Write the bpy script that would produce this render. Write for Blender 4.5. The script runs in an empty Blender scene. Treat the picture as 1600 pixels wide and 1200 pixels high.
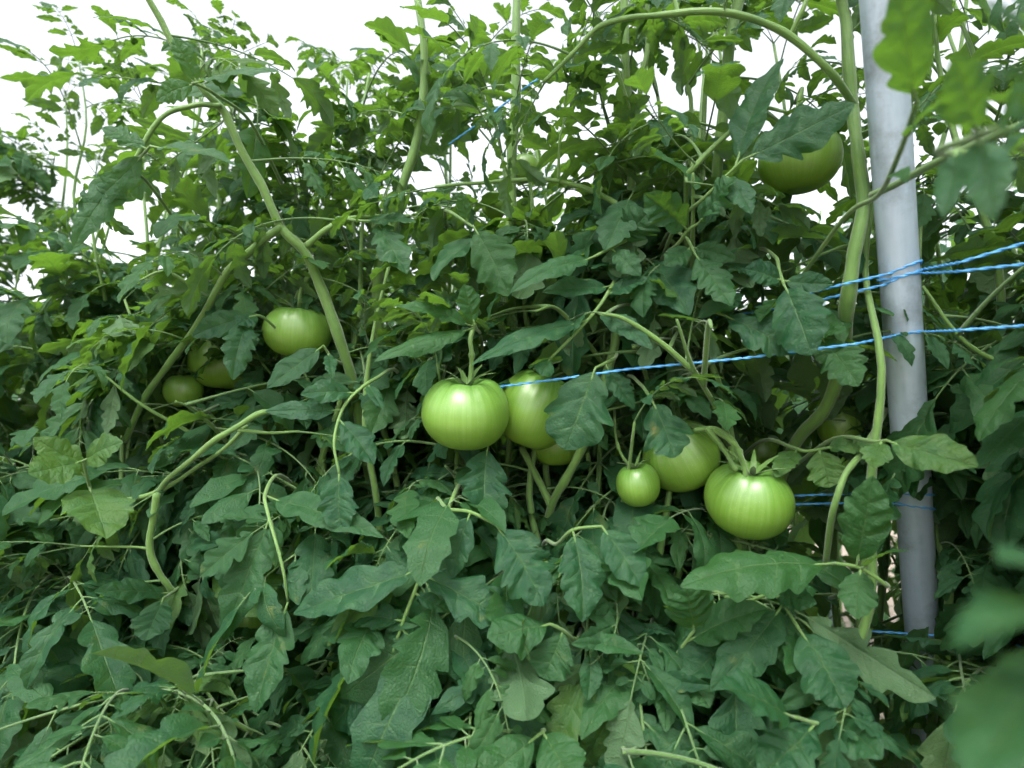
import bpy, math, random
import numpy as np
from mathutils import Vector, Matrix

rad = math.radians
SC = bpy.context.scene
COL = SC.collection

# ------------------------------------------------------------------ camera
F = 953.0                       # focal length in pixels of the 1600 px photograph
PITCH = rad(6.0)
CAM = Vector((0.0, 0.0, 1.15))
cd = bpy.data.cameras.new('camera')
cd.sensor_width = 36.0
cd.lens = F / 1600 * 36
cd.clip_start = 0.02
cd.clip_end = 900.0
cd.dof.use_dof = True
cd.dof.focus_distance = 0.80
cd.dof.aperture_fstop = 4.2
co = bpy.data.objects.new('camera', cd)
COL.objects.link(co)
co.location = CAM
co.rotation_euler = (rad(90) + PITCH, 0, 0)
SC.camera = co

# ------------------------------------------------------------------ sky and light
SUN_EL, SUN_AZ = rad(58), rad(195)      # behind the camera, a little to the left (clockwise from +Y)
w = bpy.data.worlds.new('World')
SC.world = w
w.use_nodes = True
nt = w.node_tree
nt.nodes.clear()
sky = nt.nodes.new('ShaderNodeTexSky')
sky.sky_type = 'NISHITA'
sky.sun_disc = False
sky.sun_elevation = SUN_EL
sky.sun_rotation = SUN_AZ
sky.dust_density = 4.0
sky.air_density = 1.0
hs = nt.nodes.new('ShaderNodeHueSaturation')
hs.inputs['Saturation'].default_value = 0.22      # an even, white overcast
bg = nt.nodes.new('ShaderNodeBackground')
bg.inputs['Strength'].default_value = 0.15
wo = nt.nodes.new('ShaderNodeOutputWorld')
nt.links.new(sky.outputs[0], hs.inputs['Color'])
nt.links.new(hs.outputs[0], bg.inputs['Color'])
nt.links.new(bg.outputs[0], wo.inputs['Surface'])

sd = bpy.data.lights.new('sun', 'SUN')
sd.energy = 0.9
sd.angle = rad(20)
sd.color = (1.0, 0.98, 0.94)
so = bpy.data.objects.new('sun', sd)
COL.objects.link(so)
dirv = Vector((math.sin(SUN_AZ) * math.cos(SUN_EL), math.cos(SUN_AZ) * math.cos(SUN_EL), math.sin(SUN_EL)))
so.rotation_euler = dirv.to_track_quat('Z', 'Y').to_euler()

SC.view_settings.view_transform = 'Standard'
SC.view_settings.look = 'None'
SC.view_settings.gamma = 1.0
SC.view_settings.exposure = 1.72
SC.cycles.use_adaptive_sampling = True
SC.cycles.adaptive_threshold = 0.03
SC.cycles.use_denoising = True
SC.cycles.max_bounces = 6
SC.cycles.diffuse_bounces = 2
SC.cycles.glossy_bounces = 3
SC.cycles.transmission_bounces = 5

# ------------------------------------------------------------------ helpers: places
FW = Vector((0, math.cos(PITCH), math.sin(PITCH)))
UP = Vector((0, -math.sin(PITCH), math.cos(PITCH)))

def at(px, py, d):
    """world point seen at that pixel of the photograph, d metres deep"""
    return CAM + Vector((1, 0, 0)) * ((px - 800) / F * d) + UP * ((600 - py) / F * d) + FW * d

def project(P):
    """N x 3 world points -> px, py, depth"""
    Q = P - np.array(CAM)
    dep = Q @ np.array(FW)
    dd = np.maximum(dep, 1e-4)
    return 800 + F * Q[:, 0] / dd, 600 - F * (Q @ np.array(UP)) / dd, dep

ROW_A = rad(24)
POST = at(1408, 470, 0.64)
RD = Vector((-math.cos(ROW_A), math.sin(ROW_A), 0))      # along the row, to the left and away
RN = Vector((-math.sin(ROW_A), -math.cos(ROW_A), 0))     # across the row, towards the camera

def row(s, n, z):
    return Vector((POST.x, POST.y, 0)) + RD * s + RN * n + Vector((0, 0, z))

def row_depth(px, n=0.0):
    """depth of the row's plane (offset n) behind a pixel column"""
    # point = POST + RD s + RN n ; x/y = (px-800)/F (pitch ignored)
    k = (px - 800) / F
    ax, ay = POST.x + RN.x * n, POST.y + RN.y * n
    s = (k * ay - ax) / (RD.x - k * RD.y)
    return ay + RD.y * s

# ------------------------------------------------------------------ helpers: objects
def tag(o, label=None, cat=None, group=None, kind=None):
    if label: o['label'] = label
    if cat: o['category'] = cat
    if group: o['group'] = group
    if kind: o['kind'] = kind
    return o

def empty(name, loc):
    o = bpy.data.objects.new(name, None)
    COL.objects.link(o)
    o.empty_display_size = 0.05
    o.location = loc
    return o

class MB:
    def __init__(self):
        self.v, self.f, self.uv, self.mi, self.n = [], [], [], [], 0
    def add(self, V, Fc, UV=None, mi=0):
        V = np.asarray(V, float)
        Fc = np.asarray(Fc, int)
        if UV is None: UV = np.zeros((len(V), 2))
        self.v.append(V); self.f.append(Fc + self.n); self.uv.append(np.asarray(UV, float))
        self.mi.append(np.full(len(Fc), mi)); self.n += len(V)
    def mesh(self, name, mats, smooth=True):
        V = np.concatenate(self.v); Fc = np.concatenate(self.f); UV = np.concatenate(self.uv); MI = np.concatenate(self.mi)
        me = bpy.data.meshes.new(name)
        me.vertices.add(len(V)); me.vertices.foreach_set('co', V.ravel())
        me.loops.add(Fc.size); me.loops.foreach_set('vertex_index', Fc.ravel().astype(np.int32))
        me.polygons.add(len(Fc)); me.polygons.foreach_set('loop_start', np.arange(0, Fc.size, 4, dtype=np.int32))
        me.polygons.foreach_set('material_index', MI.astype(np.int32))
        me.polygons.foreach_set('use_smooth', np.full(len(Fc), smooth))
        ul = me.uv_layers.new(name='uv')
        ul.data.foreach_set('uv', UV[Fc.ravel()].ravel())
        for m in mats: me.materials.append(m)
        me.update(calc_edges=True)
        me.validate()
        return me

def link(name, me, parent=None, mat=None):
    o = bpy.data.objects.new(name, me)
    COL.objects.link(o)
    if parent is not None:
        o.parent = parent
        o.matrix_parent_inverse = Matrix.Translation(-parent.location)
    if mat is not None: o.matrix_world = mat
    return o

def put(name, me, parent, M):
    """child with a world matrix M"""
    o = bpy.data.objects.new(name, me)
    COL.objects.link(o)
    o.parent = parent
    o.matrix_local = Matrix.Translation(-parent.location) @ M
    return o

def smooth_path(pts, sub=6):
    P = [np.array(p, float) for p in pts]
    if len(P) == 2:
        return np.array([P[0] + (P[1] - P[0]) * t for t in np.linspace(0, 1, sub + 1)])
    P = [2 * P[0] - P[1]] + P + [2 * P[-1] - P[-2]]
    out = []
    for i in range(1, len(P) - 2):
        a, b, c, d = P[i - 1:i + 3]
        for t in np.linspace(0, 1, sub, endpoint=False):
            out.append(0.5 * ((2 * b) + (-a + c) * t + (2 * a - 5 * b + 4 * c - d) * t * t + (-a + 3 * b - 3 * c + d) * t ** 3))
    out.append(P[-2])
    return np.array(out)

def tube(mb, pts, r, sides=8, mi=0, path=True, sub=6, bumps=0.0, rng=None):
    """r: number, or list along the points"""
    Q = smooth_path(pts, sub) if path else np.array(pts, float)
    n = len(Q)
    if np.isscalar(r): R = np.full(n, r)
    else: R = np.interp(np.linspace(0, 1, n), np.linspace(0, 1, len(r)), r)
    if bumps and rng is not None:
        R = R * (1 + bumps * np.interp(np.arange(n), np.arange(0, n + 3, 3), [rng.uniform(-1, 1) for _ in range(len(np.arange(0, n + 3, 3)))]))
    T = np.gradient(Q, axis=0)
    T /= np.linalg.norm(T, axis=1)[:, None] + 1e-12
    ref = np.array([0.31, 0.11, 0.94]) if abs(T[0][2]) < 0.9 else np.array([1.0, 0.13, 0])
    u = np.cross(T[0], ref); u /= np.linalg.norm(u)
    V, UV = [], []
    a = np.linspace(0, 2 * math.pi, sides, endpoint=False)
    ln = 0
    for i in range(n):
        u = u - T[i] * np.dot(u, T[i]); u /= np.linalg.norm(u)
        w_ = np.cross(T[i], u)
        V.append(Q[i] + R[i] * (np.cos(a)[:, None] * u + np.sin(a)[:, None] * w_))
        if i: ln += np.linalg.norm(Q[i] - Q[i - 1])
        UV.append(np.stack([a / 6.2832, np.full(sides, ln * 20)], 1))
    V = np.concatenate(V); UV = np.concatenate(UV)
    i, j = np.meshgrid(np.arange(n - 1), np.arange(sides), indexing='ij')
    i = i.ravel(); j = j.ravel(); k = (j + 1) % sides
    Fc = np.stack([i * sides + j, i * sides + k, (i + 1) * sides + k, (i + 1) * sides + j], 1)
    # caps: fan of degenerate-free quads on a centre vertex pair
    c0, c1 = len(V), len(V) + 1
    V = np.concatenate([V, [Q[0] - T[0] * R[0] * 0.5], [Q[-1] + T[-1] * R[-1] * 0.5]])
    UV = np.concatenate([UV, [[0, 0], [0, 0]]])
    if sides % 2 == 0:
        caps = []
        for q in range(0, sides, 2):
            caps.append([c0, (q + 2) % sides, q + 1, q])
            b = (n - 1) * sides
            caps.append([c1, b + q, b + q + 1, b + (q + 2) % sides])
        Fc = np.concatenate([Fc, caps])
    mb.add(V, Fc, UV, mi)

# ------------------------------------------------------------------ materials
def mat(name):
    m = bpy.data.materials.new(name)
    m.use_nodes = True
    nt = m.node_tree
    nt.nodes.clear()
    out = nt.nodes.new('ShaderNodeOutputMaterial')
    b = nt.nodes.new('ShaderNodeBsdfPrincipled')
    nt.links.new(b.outputs[0], out.inputs['Surface'])
    return m, nt, b, out

def N(nt, t, **kw):
    n = nt.nodes.new(t)
    for k, v in kw.items():
        if k.startswith('i_'): n.inputs[k[2:].replace('_', ' ')].default_value = v
        else: setattr(n, k, v)
    return n

def mathn(nt, op, a, b=None, c=None, clamp=False):
    n = nt.nodes.new('ShaderNodeMath'); n.operation = op; n.use_clamp = clamp
    for i, x in enumerate((a, b, c)):
        if x is None: continue
        if isinstance(x, (int, float)): n.inputs[i].default_value = x
        else: nt.links.new(x, n.inputs[i])
    return n.outputs[0]

def mixc(nt, fac, a, b, mode='MIX'):
    n = nt.nodes.new('ShaderNodeMix'); n.data_type = 'RGBA'; n.blend_type = mode
    for s, x in ((0, fac), (6, a), (7, b)):
        if isinstance(x, (int, float)): n.inputs[s].default_value = x
        elif isinstance(x, tuple): n.inputs[s].default_value = (*x, 1)
        else: nt.links.new(x, n.inputs[s])
    return n.outputs[2]

def leaf_material(name, ca, cb, cc, trans=0.3, tcol=(0.30, 0.50, 0.05)):
    m, nt, b, out = mat(name)
    L = nt.links
    oi = N(nt, 'ShaderNodeObjectInfo')
    uv = N(nt, 'ShaderNodeUVMap', uv_map='uv')
    sp = N(nt, 'ShaderNodeSeparateXYZ'); L.new(uv.outputs[0], sp.inputs[0])
    tc = N(nt, 'ShaderNodeTexCoord')
    # side veins at every half phase of uv.x, midrib at uv.y = 0
    fr = mathn(nt, 'FRACT', sp.outputs[0])
    dv = mathn(nt, 'ABSOLUTE', mathn(nt, 'SUBTRACT', fr, 0.5))
    av = mathn(nt, 'ABSOLUTE', sp.outputs[1])
    side = mathn(nt, 'SUBTRACT', 1.0, mathn(nt, 'DIVIDE', dv, 0.07), clamp=True)
    side = mathn(nt, 'MULTIPLY', side, mathn(nt, 'SUBTRACT', 1.0, av, clamp=True))
    mid = mathn(nt, 'SUBTRACT', 1.0, mathn(nt, 'DIVIDE', av, 0.055), clamp=True)
    vein = mathn(nt, 'MAXIMUM', mathn(nt, 'MULTIPLY', side, 0.6), mid)
    cell = N(nt, 'ShaderNodeTexVoronoi', feature='DISTANCE_TO_EDGE', i_Scale=260.0)
    L.new(tc.outputs['Object'], cell.inputs['Vector'])
    net = mathn(nt, 'MULTIPLY', cell.outputs[0], 4.0, clamp=True)
    noi = N(nt, 'ShaderNodeTexNoise', i_Scale=55.0, i_Detail=3.0)
    L.new(tc.outputs['Object'], noi.inputs['Vector'])
    c = mixc(nt, mathn(nt, 'POWER', oi.outputs['Random'], 1.4), ca, cb)
    c = mixc(nt, mathn(nt, 'MULTIPLY', mathn(nt, 'GREATER_THAN', oi.outputs['Random'], 0.96), 0.35), c, (0.085, 0.15, 0.022))
    nfac = mathn(nt, 'MULTIPLY', mathn(nt, 'SUBTRACT', noi.outputs[0], 0.42, clamp=True), 2.2, clamp=True)
    c = mixc(nt, nfac, c, cc)
    c = mixc(nt, mathn(nt, 'MULTIPLY', vein, 0.6), c, (0.09, 0.17, 0.06))
    big = N(nt, 'ShaderNodeTexNoise', i_Scale=14.0, i_Detail=4.0, i_Roughness=0.7)
    L.new(tc.outputs['Object'], big.inputs['Vector'])
    c = mixc(nt, mathn(nt, 'MULTIPLY', mathn(nt, 'SUBTRACT', big.outputs[0], 0.64, clamp=True), 9.0, clamp=True), c, (0.10, 0.13, 0.03))
    c = mixc(nt, mathn(nt, 'MULTIPLY', mathn(nt, 'SUBTRACT', big.outputs[0], 0.70, clamp=True), 18.0, clamp=True), c, (0.16, 0.10, 0.035))
    geo = N(nt, 'ShaderNodeNewGeometry')
    under = mixc(nt, 0.45, c, (0.11, 0.18, 0.09))
    c2 = mixc(nt, geo.outputs['Backfacing'], c, under)
    L.new(c2, b.inputs['Base Color'])
    b.inputs['Roughness'].default_value = 0.56
    b.inputs['Specular IOR Level'].default_value = 0.28
    h = mathn(nt, 'ADD', mathn(nt, 'MULTIPLY', vein, -0.9), mathn(nt, 'MULTIPLY', net, 0.35))
    h = mathn(nt, 'ADD', h, mathn(nt, 'MULTIPLY', noi.outputs[0], 2.2))
    bp = N(nt, 'ShaderNodeBump', i_Strength=0.7, i_Distance=0.0016)
    L.new(h, bp.inputs['Height']); L.new(bp.outputs[0], b.inputs['Normal'])
    tr = N(nt, 'ShaderNodeBsdfTranslucent')
    tcn = mixc(nt, mathn(nt, 'MULTIPLY', vein, 0.6), tcol, (0.10, 0.2, 0.03))
    L.new(tcn, tr.inputs['Color'])
    mx = N(nt, 'ShaderNodeMixShader'); mx.inputs[0].default_value = trans
    L.new(b.outputs[0], mx.inputs[1]); L.new(tr.outputs[0], mx.inputs[2])
    L.new(mx.outputs[0], out.inputs['Surface'])
    return m

M_LEAF = leaf_material('tomato_leaf', (0.007, 0.048, 0.019), (0.020, 0.074, 0.016), (0.030, 0.092, 0.034), 0.26, (0.20, 0.42, 0.035))

def stem_material(name, ca, cb):
    m, nt, b, out = mat(name)
    L = nt.links
    tc = N(nt, 'ShaderNodeTexCoord')
    n1 = N(nt, 'ShaderNodeTexNoise', i_Scale=35.0, i_Detail=5.0)
    L.new(tc.outputs['Object'], n1.inputs['Vector'])
    uv = N(nt, 'ShaderNodeUVMap', uv_map='uv')
    mp = N(nt, 'ShaderNodeMapping'); mp.inputs['Scale'].default_value = (14, 1.0, 1)
    L.new(uv.outputs[0], mp.inputs[0])
    n2 = N(nt, 'ShaderNodeTexNoise', i_Scale=1.6, i_Detail=3.0)
    L.new(mp.outputs[0], n2.inputs['Vector'])
    f = mathn(nt, 'MULTIPLY_ADD', n1.outputs[0], 0.9, mathn(nt, 'MULTIPLY', n2.outputs[0], 0.5))
    c = mixc(nt, mathn(nt, 'SUBTRACT', f, 0.2, clamp=True), ca, cb)
    L.new(c, b.inputs['Base Color'])
    b.inputs['Roughness'].default_value = 0.5
    b.inputs['Specular IOR Level'].default_value = 0.35
    b.inputs['Sheen Weight'].default_value = 0.25
    bp = N(nt, 'ShaderNodeBump', i_Strength=0.5, i_Distance=0.0015)
    n3 = N(nt, 'ShaderNodeTexNoise', i_Scale=420.0)
    L.new(tc.outputs['Object'], n3.inputs['Vector'])
    h = mathn(nt, 'ADD', n2.outputs[0], mathn(nt, 'MULTIPLY', n3.outputs[0], 0.5))
    L.new(h, bp.inputs['Height']); L.new(bp.outputs[0], b.inputs['Normal'])
    return m

M_STALK = stem_material('leaf_stalk', (0.035, 0.10, 0.022), (0.11, 0.21, 0.05))
M_STEM = stem_material('tomato_stem', (0.04, 0.115, 0.02), (0.15, 0.27, 0.055))

def fruit_material():
    m, nt, b, out = mat('green_tomato_skin')
    L = nt.links
    tc = N(nt, 'ShaderNodeTexCoord')
    oi = N(nt, 'ShaderNodeObjectInfo')
    uv = N(nt, 'ShaderNodeUVMap', uv_map='uv')       # x: angle 0..1 (x12), y: 0 at the stalk, 1 at the blossom end
    sp = N(nt, 'ShaderNodeSeparateXYZ'); L.new(uv.outputs[0], sp.inputs[0])
    # streaks running from pole to pole, from a noise on the horizontal direction only
    so_ = N(nt, 'ShaderNodeSeparateXYZ'); L.new(tc.outputs['Object'], so_.inputs[0])
    cb_ = N(nt, 'ShaderNodeCombineXYZ'); L.new(so_.outputs[0], cb_.inputs[0]); L.new(so_.outputs[1], cb_.inputs[1])
    nv = N(nt, 'ShaderNodeVectorMath', operation='NORMALIZE'); L.new(cb_.outputs[0], nv.inputs[0])
    ad = N(nt, 'ShaderNodeVectorMath', operation='SCALE'); ad.inputs['Scale'].default_value = 7.5
    L.new(nv.outputs[0], ad.inputs[0])
    st = N(nt, 'ShaderNodeTexNoise', i_Scale=2.2, i_Detail=6.0, i_Roughness=0.65)
    st.noise_dimensions = '4D'
    L.new(ad.outputs[0], st.inputs['Vector'])
    L.new(mathn(nt, 'MULTIPLY_ADD', oi.outputs['Random'], 30.0, mathn(nt, 'MULTIPLY', sp.outputs[1], 0.6)), st.inputs['W'])
    streak = mathn(nt, 'MULTIPLY', mathn(nt, 'SUBTRACT', st.outputs[0], 0.40, clamp=True), 4.0, clamp=True)
    c = mixc(nt, sp.outputs[1], (0.055, 0.18, 0.018), (0.19, 0.34, 0.018))
    c = mixc(nt, mathn(nt, 'MULTIPLY', streak, 0.30), c, (0.27, 0.42, 0.12))
    # darker streaks on the shoulders
    sh = mathn(nt, 'SUBTRACT', 1.0, mathn(nt, 'MULTIPLY', sp.outputs[1], 2.6), clamp=True)
    drk = mathn(nt, 'MULTIPLY', sh, mathn(nt, 'SUBTRACT', 1.0, streak))
    c = mixc(nt, mathn(nt, 'MULTIPLY', drk, 0.75), c, (0.03, 0.11, 0.02))
    sk = N(nt, 'ShaderNodeTexNoise', i_Scale=28.0, i_Detail=3.0)
    L.new(tc.outputs['Object'], sk.inputs['Vector'])
    c = mixc(nt, mathn(nt, 'MULTIPLY', sk.outputs[0], 0.28), c, (0.15, 0.27, 0.04))
    spk = N(nt, 'ShaderNodeTexVoronoi', i_Scale=330.0)
    L.new(tc.outputs['Object'], spk.inputs['Vector'])
    dots = mathn(nt, 'LESS_THAN', spk.outputs[0], 0.16)
    c = mixc(nt, mathn(nt, 'MULTIPLY', dots, 0.3), c, (0.33, 0.42, 0.18))
    L.new(c, b.inputs['Base Color'])
    b.inputs['Roughness'].default_value = 0.42
    b.inputs['Specular IOR Level'].default_value = 0.8
    b.inputs['Coat Weight'].default_value = 0.1
    b.inputs['Coat Roughness'].default_value = 0.34
    b.inputs['Subsurface Weight'].default_value = 0.25
    b.inputs['Subsurface Radius'].default_value = (0.5, 0.8, 0.2)
    b.inputs['Subsurface Scale'].default_value = 0.012
    bp = N(nt, 'ShaderNodeBump', i_Strength=0.25, i_Distance=0.0006)
    L.new(mathn(nt, 'ADD', sk.outputs[0], mathn(nt, 'MULTIPLY', st.outputs[0], 0.6)), bp.inputs['Height'])
    L.new(bp.outputs[0], b.inputs['Normal'])
    return m
M_FRUIT = fruit_material()

def metal_material():
    m, nt, b, out = mat('galvanised_steel')
    L = nt.links
    tc = N(nt, 'ShaderNodeTexCoord')
    mp = N(nt, 'ShaderNodeMapping'); mp.inputs['Scale'].default_value = (60, 60, 5)
    L.new(tc.outputs['Object'], mp.inputs[0])
    n1 = N(nt, 'ShaderNodeTexNoise', i_Scale=1.0, i_Detail=6.0, i_Roughness=0.6)
    L.new(mp.outputs[0], n1.inputs['Vector'])
    n2 = N(nt, 'ShaderNodeTexNoise', i_Scale=9.0, i_Detail=6.0, i_Roughness=0.7)
    L.new(tc.outputs['Object'], n2.inputs['Vector'])
    v = N(nt, 'ShaderNodeTexVoronoi', i_Scale=110.0)
    L.new(tc.outputs['Object'], v.inputs['Vector'])
    c = mixc(nt, n1.outputs[0], (0.16, 0.24, 0.31), (0.66, 0.78, 0.90))
    c = mixc(nt, mathn(nt, 'MULTIPLY', v.outputs['Distance'], 0.5), c, (0.50, 0.60, 0.70))
    c = mixc(nt, mathn(nt, 'MULTIPLY', mathn(nt, 'SUBTRACT', n2.outputs[0], 0.50, clamp=True), 6.0, clamp=True), c, (0.24, 0.29, 0.33))
    L.new(c, b.inputs['Base Color'])
    b.inputs['Metallic'].default_value = 0.25
    L.new(mathn(nt, 'MULTIPLY_ADD', n1.outputs[0], 0.25, 0.33), b.inputs['Roughness'])
    bp = N(nt, 'ShaderNodeBump', i_Strength=0.25, i_Distance=0.001)
    L.new(n2.outputs[0], bp.inputs['Height']); L.new(bp.outputs[0], b.inputs['Normal'])
    return m
M_METAL = metal_material()

def twine_material():
    m, nt, b, out = mat('blue_twine')
    tc = N(nt, 'ShaderNodeTexCoord')
    n = N(nt, 'ShaderNodeTexNoise', i_Scale=260.0, i_Detail=4.0)
    nt.links.new(tc.outputs['Object'], n.inputs['Vector'])
    c = mixc(nt, n.outputs[0], (0.03, 0.22, 0.55), (0.14, 0.45, 0.84))
    nt.links.new(c, b.inputs['Base Color'])
    b.inputs['Roughness'].default_value = 0.5
    bp = N(nt, 'ShaderNodeBump', i_Strength=0.6, i_Distance=0.0008)
    nt.links.new(n.outputs[0], bp.inputs['Height']); nt.links.new(bp.outputs[0], b.inputs['Normal'])
    return m
M_TWINE = twine_material()

def soil_material():
    m, nt, b, out = mat('dry_soil')
    L = nt.links
    tc = N(nt, 'ShaderNodeTexCoord')
    n1 = N(nt, 'ShaderNodeTexNoise', i_Scale=1.3, i_Detail=8.0, i_Roughness=0.7)
    n2 = N(nt, 'ShaderNodeTexNoise', i_Scale=38.0, i_Detail=8.0, i_Roughness=0.75)
    for n in (n1, n2): L.new(tc.outputs['Object'], n.inputs['Vector'])
    c = mixc(nt, n2.outputs[0], (0.16, 0.125, 0.09), (0.46, 0.39, 0.31))
    c = mixc(nt, mathn(nt, 'MULTIPLY', n1.outputs[0], 0.6), c, (0.38, 0.32, 0.25))
    L.new(c, b.inputs['Base Color'])
    b.inputs['Roughness'].default_value = 0.95
    bp = N(nt, 'ShaderNodeBump', i_Strength=1.0, i_Distance=0.03)
    L.new(n2.outputs[0], bp.inputs['Height']); L.new(bp.outputs[0], b.inputs['Normal'])
    return m

def film_material():
    m, nt, b, out = mat('silver_mulch_film')
    L = nt.links
    tc = N(nt, 'ShaderNodeTexCoord')
    n = N(nt, 'ShaderNodeTexNoise', i_Scale=11.0, i_Detail=6.0, i_Roughness=0.6); n.inputs['Distortion'].default_value = 1.2
    L.new(tc.outputs['Object'], n.inputs['Vector'])
    L.new(mixc(nt, n.outputs[0], (0.30, 0.31, 0.34), (0.60, 0.61, 0.64)), b.inputs['Base Color'])
    b.inputs['Roughness'].default_value = 0.3
    bp = N(nt, 'ShaderNodeBump', i_Strength=0.9, i_Distance=0.02)
    L.new(n.outputs[0], bp.inputs['Height']); L.new(bp.outputs[0], b.inputs['Normal'])
    return m

# ------------------------------------------------------------------ ground
def grid_sheet(x0, x1, y0, y1, nx, ny, zf):
    xs, ys = np.linspace(x0, x1, nx), np.linspace(y0, y1, ny)
    X, Y = np.meshgrid(xs, ys, indexing='ij')
    V = np.stack([X, Y, zf(X, Y)], 2).reshape(-1, 3)
    i, j = np.meshgrid(np.arange(nx - 1), np.arange(ny - 1), indexing='ij')
    i = i.ravel(); j = j.ravel()
    return V, np.stack([i * ny + j, (i + 1) * ny + j, (i + 1) * ny + j + 1, i * ny + j + 1], 1)

mb = MB()
V, Fc = grid_sheet(-400, 400, -400, 400, 81, 81, lambda X, Y: 0 * X)
mb.add(V, Fc)
tag(link('ground', mb.mesh('ground', [soil_material()])), 'pale dry soil between the rows of tomato plants', None, None, 'structure')
M_FILM = film_material()

def mulch(name, offset, label):
    mb = MB()
    def zf(S, Nn):
        return 0.012 + 0.05 * np.exp(-(Nn / 0.28) ** 2) + 0.006 * np.sin(S * 23 + 4 * np.sin(Nn * 11)) * np.cos(Nn * 19 + S * 3)
    V, Fc = grid_sheet(-4.0, 7.0, -0.42, 0.42, 260, 24, zf)
    W = np.array([tuple(row(v[0], v[1] - offset, v[2])) for v in V])
    mb.add(W, Fc[:, ::-1])
    return tag(link('mulch_film', mb.mesh(name, [M_FILM])), label, 'plastic film', 'mulch films under the rows')
mulch('mulch_film', 0.0, 'wrinkled silver plastic film on the soil at the foot of the steel post')
mulch('mulch_film_behind', 1.5, 'silver plastic film under the row of plants behind the first')

# ------------------------------------------------------------------ leaves
def leaflet_arrays(L, W, rng, nu=32, nv=10, nl=4.5, dep=0.42, fold=0.25, curl=0.2, droop=0.6, twist=0.2, ripple=1.0):
    u = np.linspace(0.0, 1.0, nu + 1)
    v = np.linspace(-1, 1, nv + 1)
    U, Vv = np.meshgrid(u, v, indexing='ij')
    S = np.where(Vv < 0, 0, 1)
    ph = np.array([rng.uniform(0, 1), 0.0]); ph[1] = ph[0] + rng.uniform(-0.25, 0.25)
    P = U * nl + ph[S] + 0.22 * np.sin(U * rng.uniform(5, 9) + rng.uniform(0, 6)) + 0.1 * np.abs(Vv) * np.sin(U * 11 + ph[0] * 9)
    fr = P - np.floor(P)
    j = np.clip(np.floor(P), 0, 15).astype(int)
    rnd = np.array([[rng.uniform(0.55, 1.25) for _ in range(16)] for _ in range(2)])
    saw = 1 - np.sin(math.pi * np.clip(fr, 0, 1)) ** 0.8
    P2 = P * 2.0 + 0.4
    saw2 = 1 - np.sin(math.pi * (P2 - np.floor(P2))) ** 0.7
    base = np.sin(math.pi * np.clip(U, 0, 1) ** 0.60) ** 0.85
    d = (dep * (1 - U) ** 1.1 + 0.05) * rnd[S, np.clip(j, 0, 15)]
    hw = W / 2 * base * (1 - np.clip(d * saw, 0, 0.85) - 0.045 * saw2)
    a = np.abs(Vv)
    X = L * U + 0.55 * hw * a - 0.10 * W * a * np.clip(1 - U * 5, 0, 1)
    Y = hw * Vv
    # cross-section
    ya = np.abs(Y)
    H = fold * ya - curl * (ya / (W / 2)) ** 2 * W * 0.5
    q = 0.024 * W
    H += q * (1 - np.exp(-((fr - 0.5) / 0.16) ** 2)) * np.clip(a * 3, 0, 1) * (1 - a ** 4) * np.clip(base * 1.5, 0, 1)
    k1, k2 = rng.uniform(9, 15), rng.uniform(0, 6.28)
    pk = np.array([rng.uniform(0, 6.28) for _ in range(4)])
    H += ripple * 0.011 * W * base * (np.sin(P * 6.28 * 1.0 + pk[0] + 5 * a) * np.sin(a * 7 + pk[1]) + 0.8 * np.sin(P * 12.1 + pk[2]) * np.sin(a * 11 + pk[3]))
    H += ripple * 0.05 * W * a ** 2 * np.sin(U * k1 + k2 + S * 1.7) * base
    H += ripple * 0.02 * W * a * np.sin(U * k1 * 2.3 + k2 * 2 + S * 2.9) * base
    Y = Y * math.cos(math.atan(fold))
    tw = twist * U
    Y, H = Y * np.cos(tw) - H * np.sin(tw), Y * np.sin(tw) + H * np.cos(tw)
    # bend along the length
    t = np.linspace(0, 1.3, 80)
    side_b = rng.uniform(-0.25, 0.25)
    th = droop * t ** 1.2
    cx = np.concatenate([[0], np.cumsum(np.cos(th[:-1]) * np.diff(t))]) * L
    cz = -np.concatenate([[0], np.cumsum(np.sin(th[:-1]) * np.diff(t))]) * L
    tt = np.clip(X / L, 0, 1.3)
    thx = droop * tt ** 1.2
    PX = np.interp(tt, t, cx) + np.minimum(X, 0) + np.sin(thx) * H
    PZ = np.interp(tt, t, cz) + np.cos(thx) * H
    PY = Y + side_b * L * (X / L) ** 2 * 0.5
    V3 = np.stack([PX, PY, PZ], 2).reshape(-1, 3)
    UV = np.stack([P, Vv], 2).reshape(-1, 2)
    i, jj = np.meshgrid(np.arange(nu), np.arange(nv), indexing='ij')
    i = i.ravel(); jj = jj.ravel(); m = nv + 1
    Fc = np.stack([i * m + jj, (i + 1) * m + jj, (i + 1) * m + jj + 1, i * m + jj + 1], 1)
    return V3, Fc, UV

def frame(origin, xdir, zdir):
    x = np.array(xdir, float); x /= np.linalg.norm(x)
    z = np.array(zdir, float); z = z - x * np.dot(x, z)
    if np.linalg.norm(z) < 1e-4: z = np.cross(x, [0.3, 0.9, 0.1])
    z /= np.linalg.norm(z)
    y = np.cross(z, x)
    return np.array(origin, float), np.stack([x, y, z], 1)

def add_leaflet(mb, base, xdir, zdir, L, W, rng, **kw):
    V, Fc, UV = leaflet_arrays(L, W, rng, **kw)
    o, R = frame(base, xdir, zdir)
    mb.add(V @ R.T + o, Fc, UV, 0)

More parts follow.
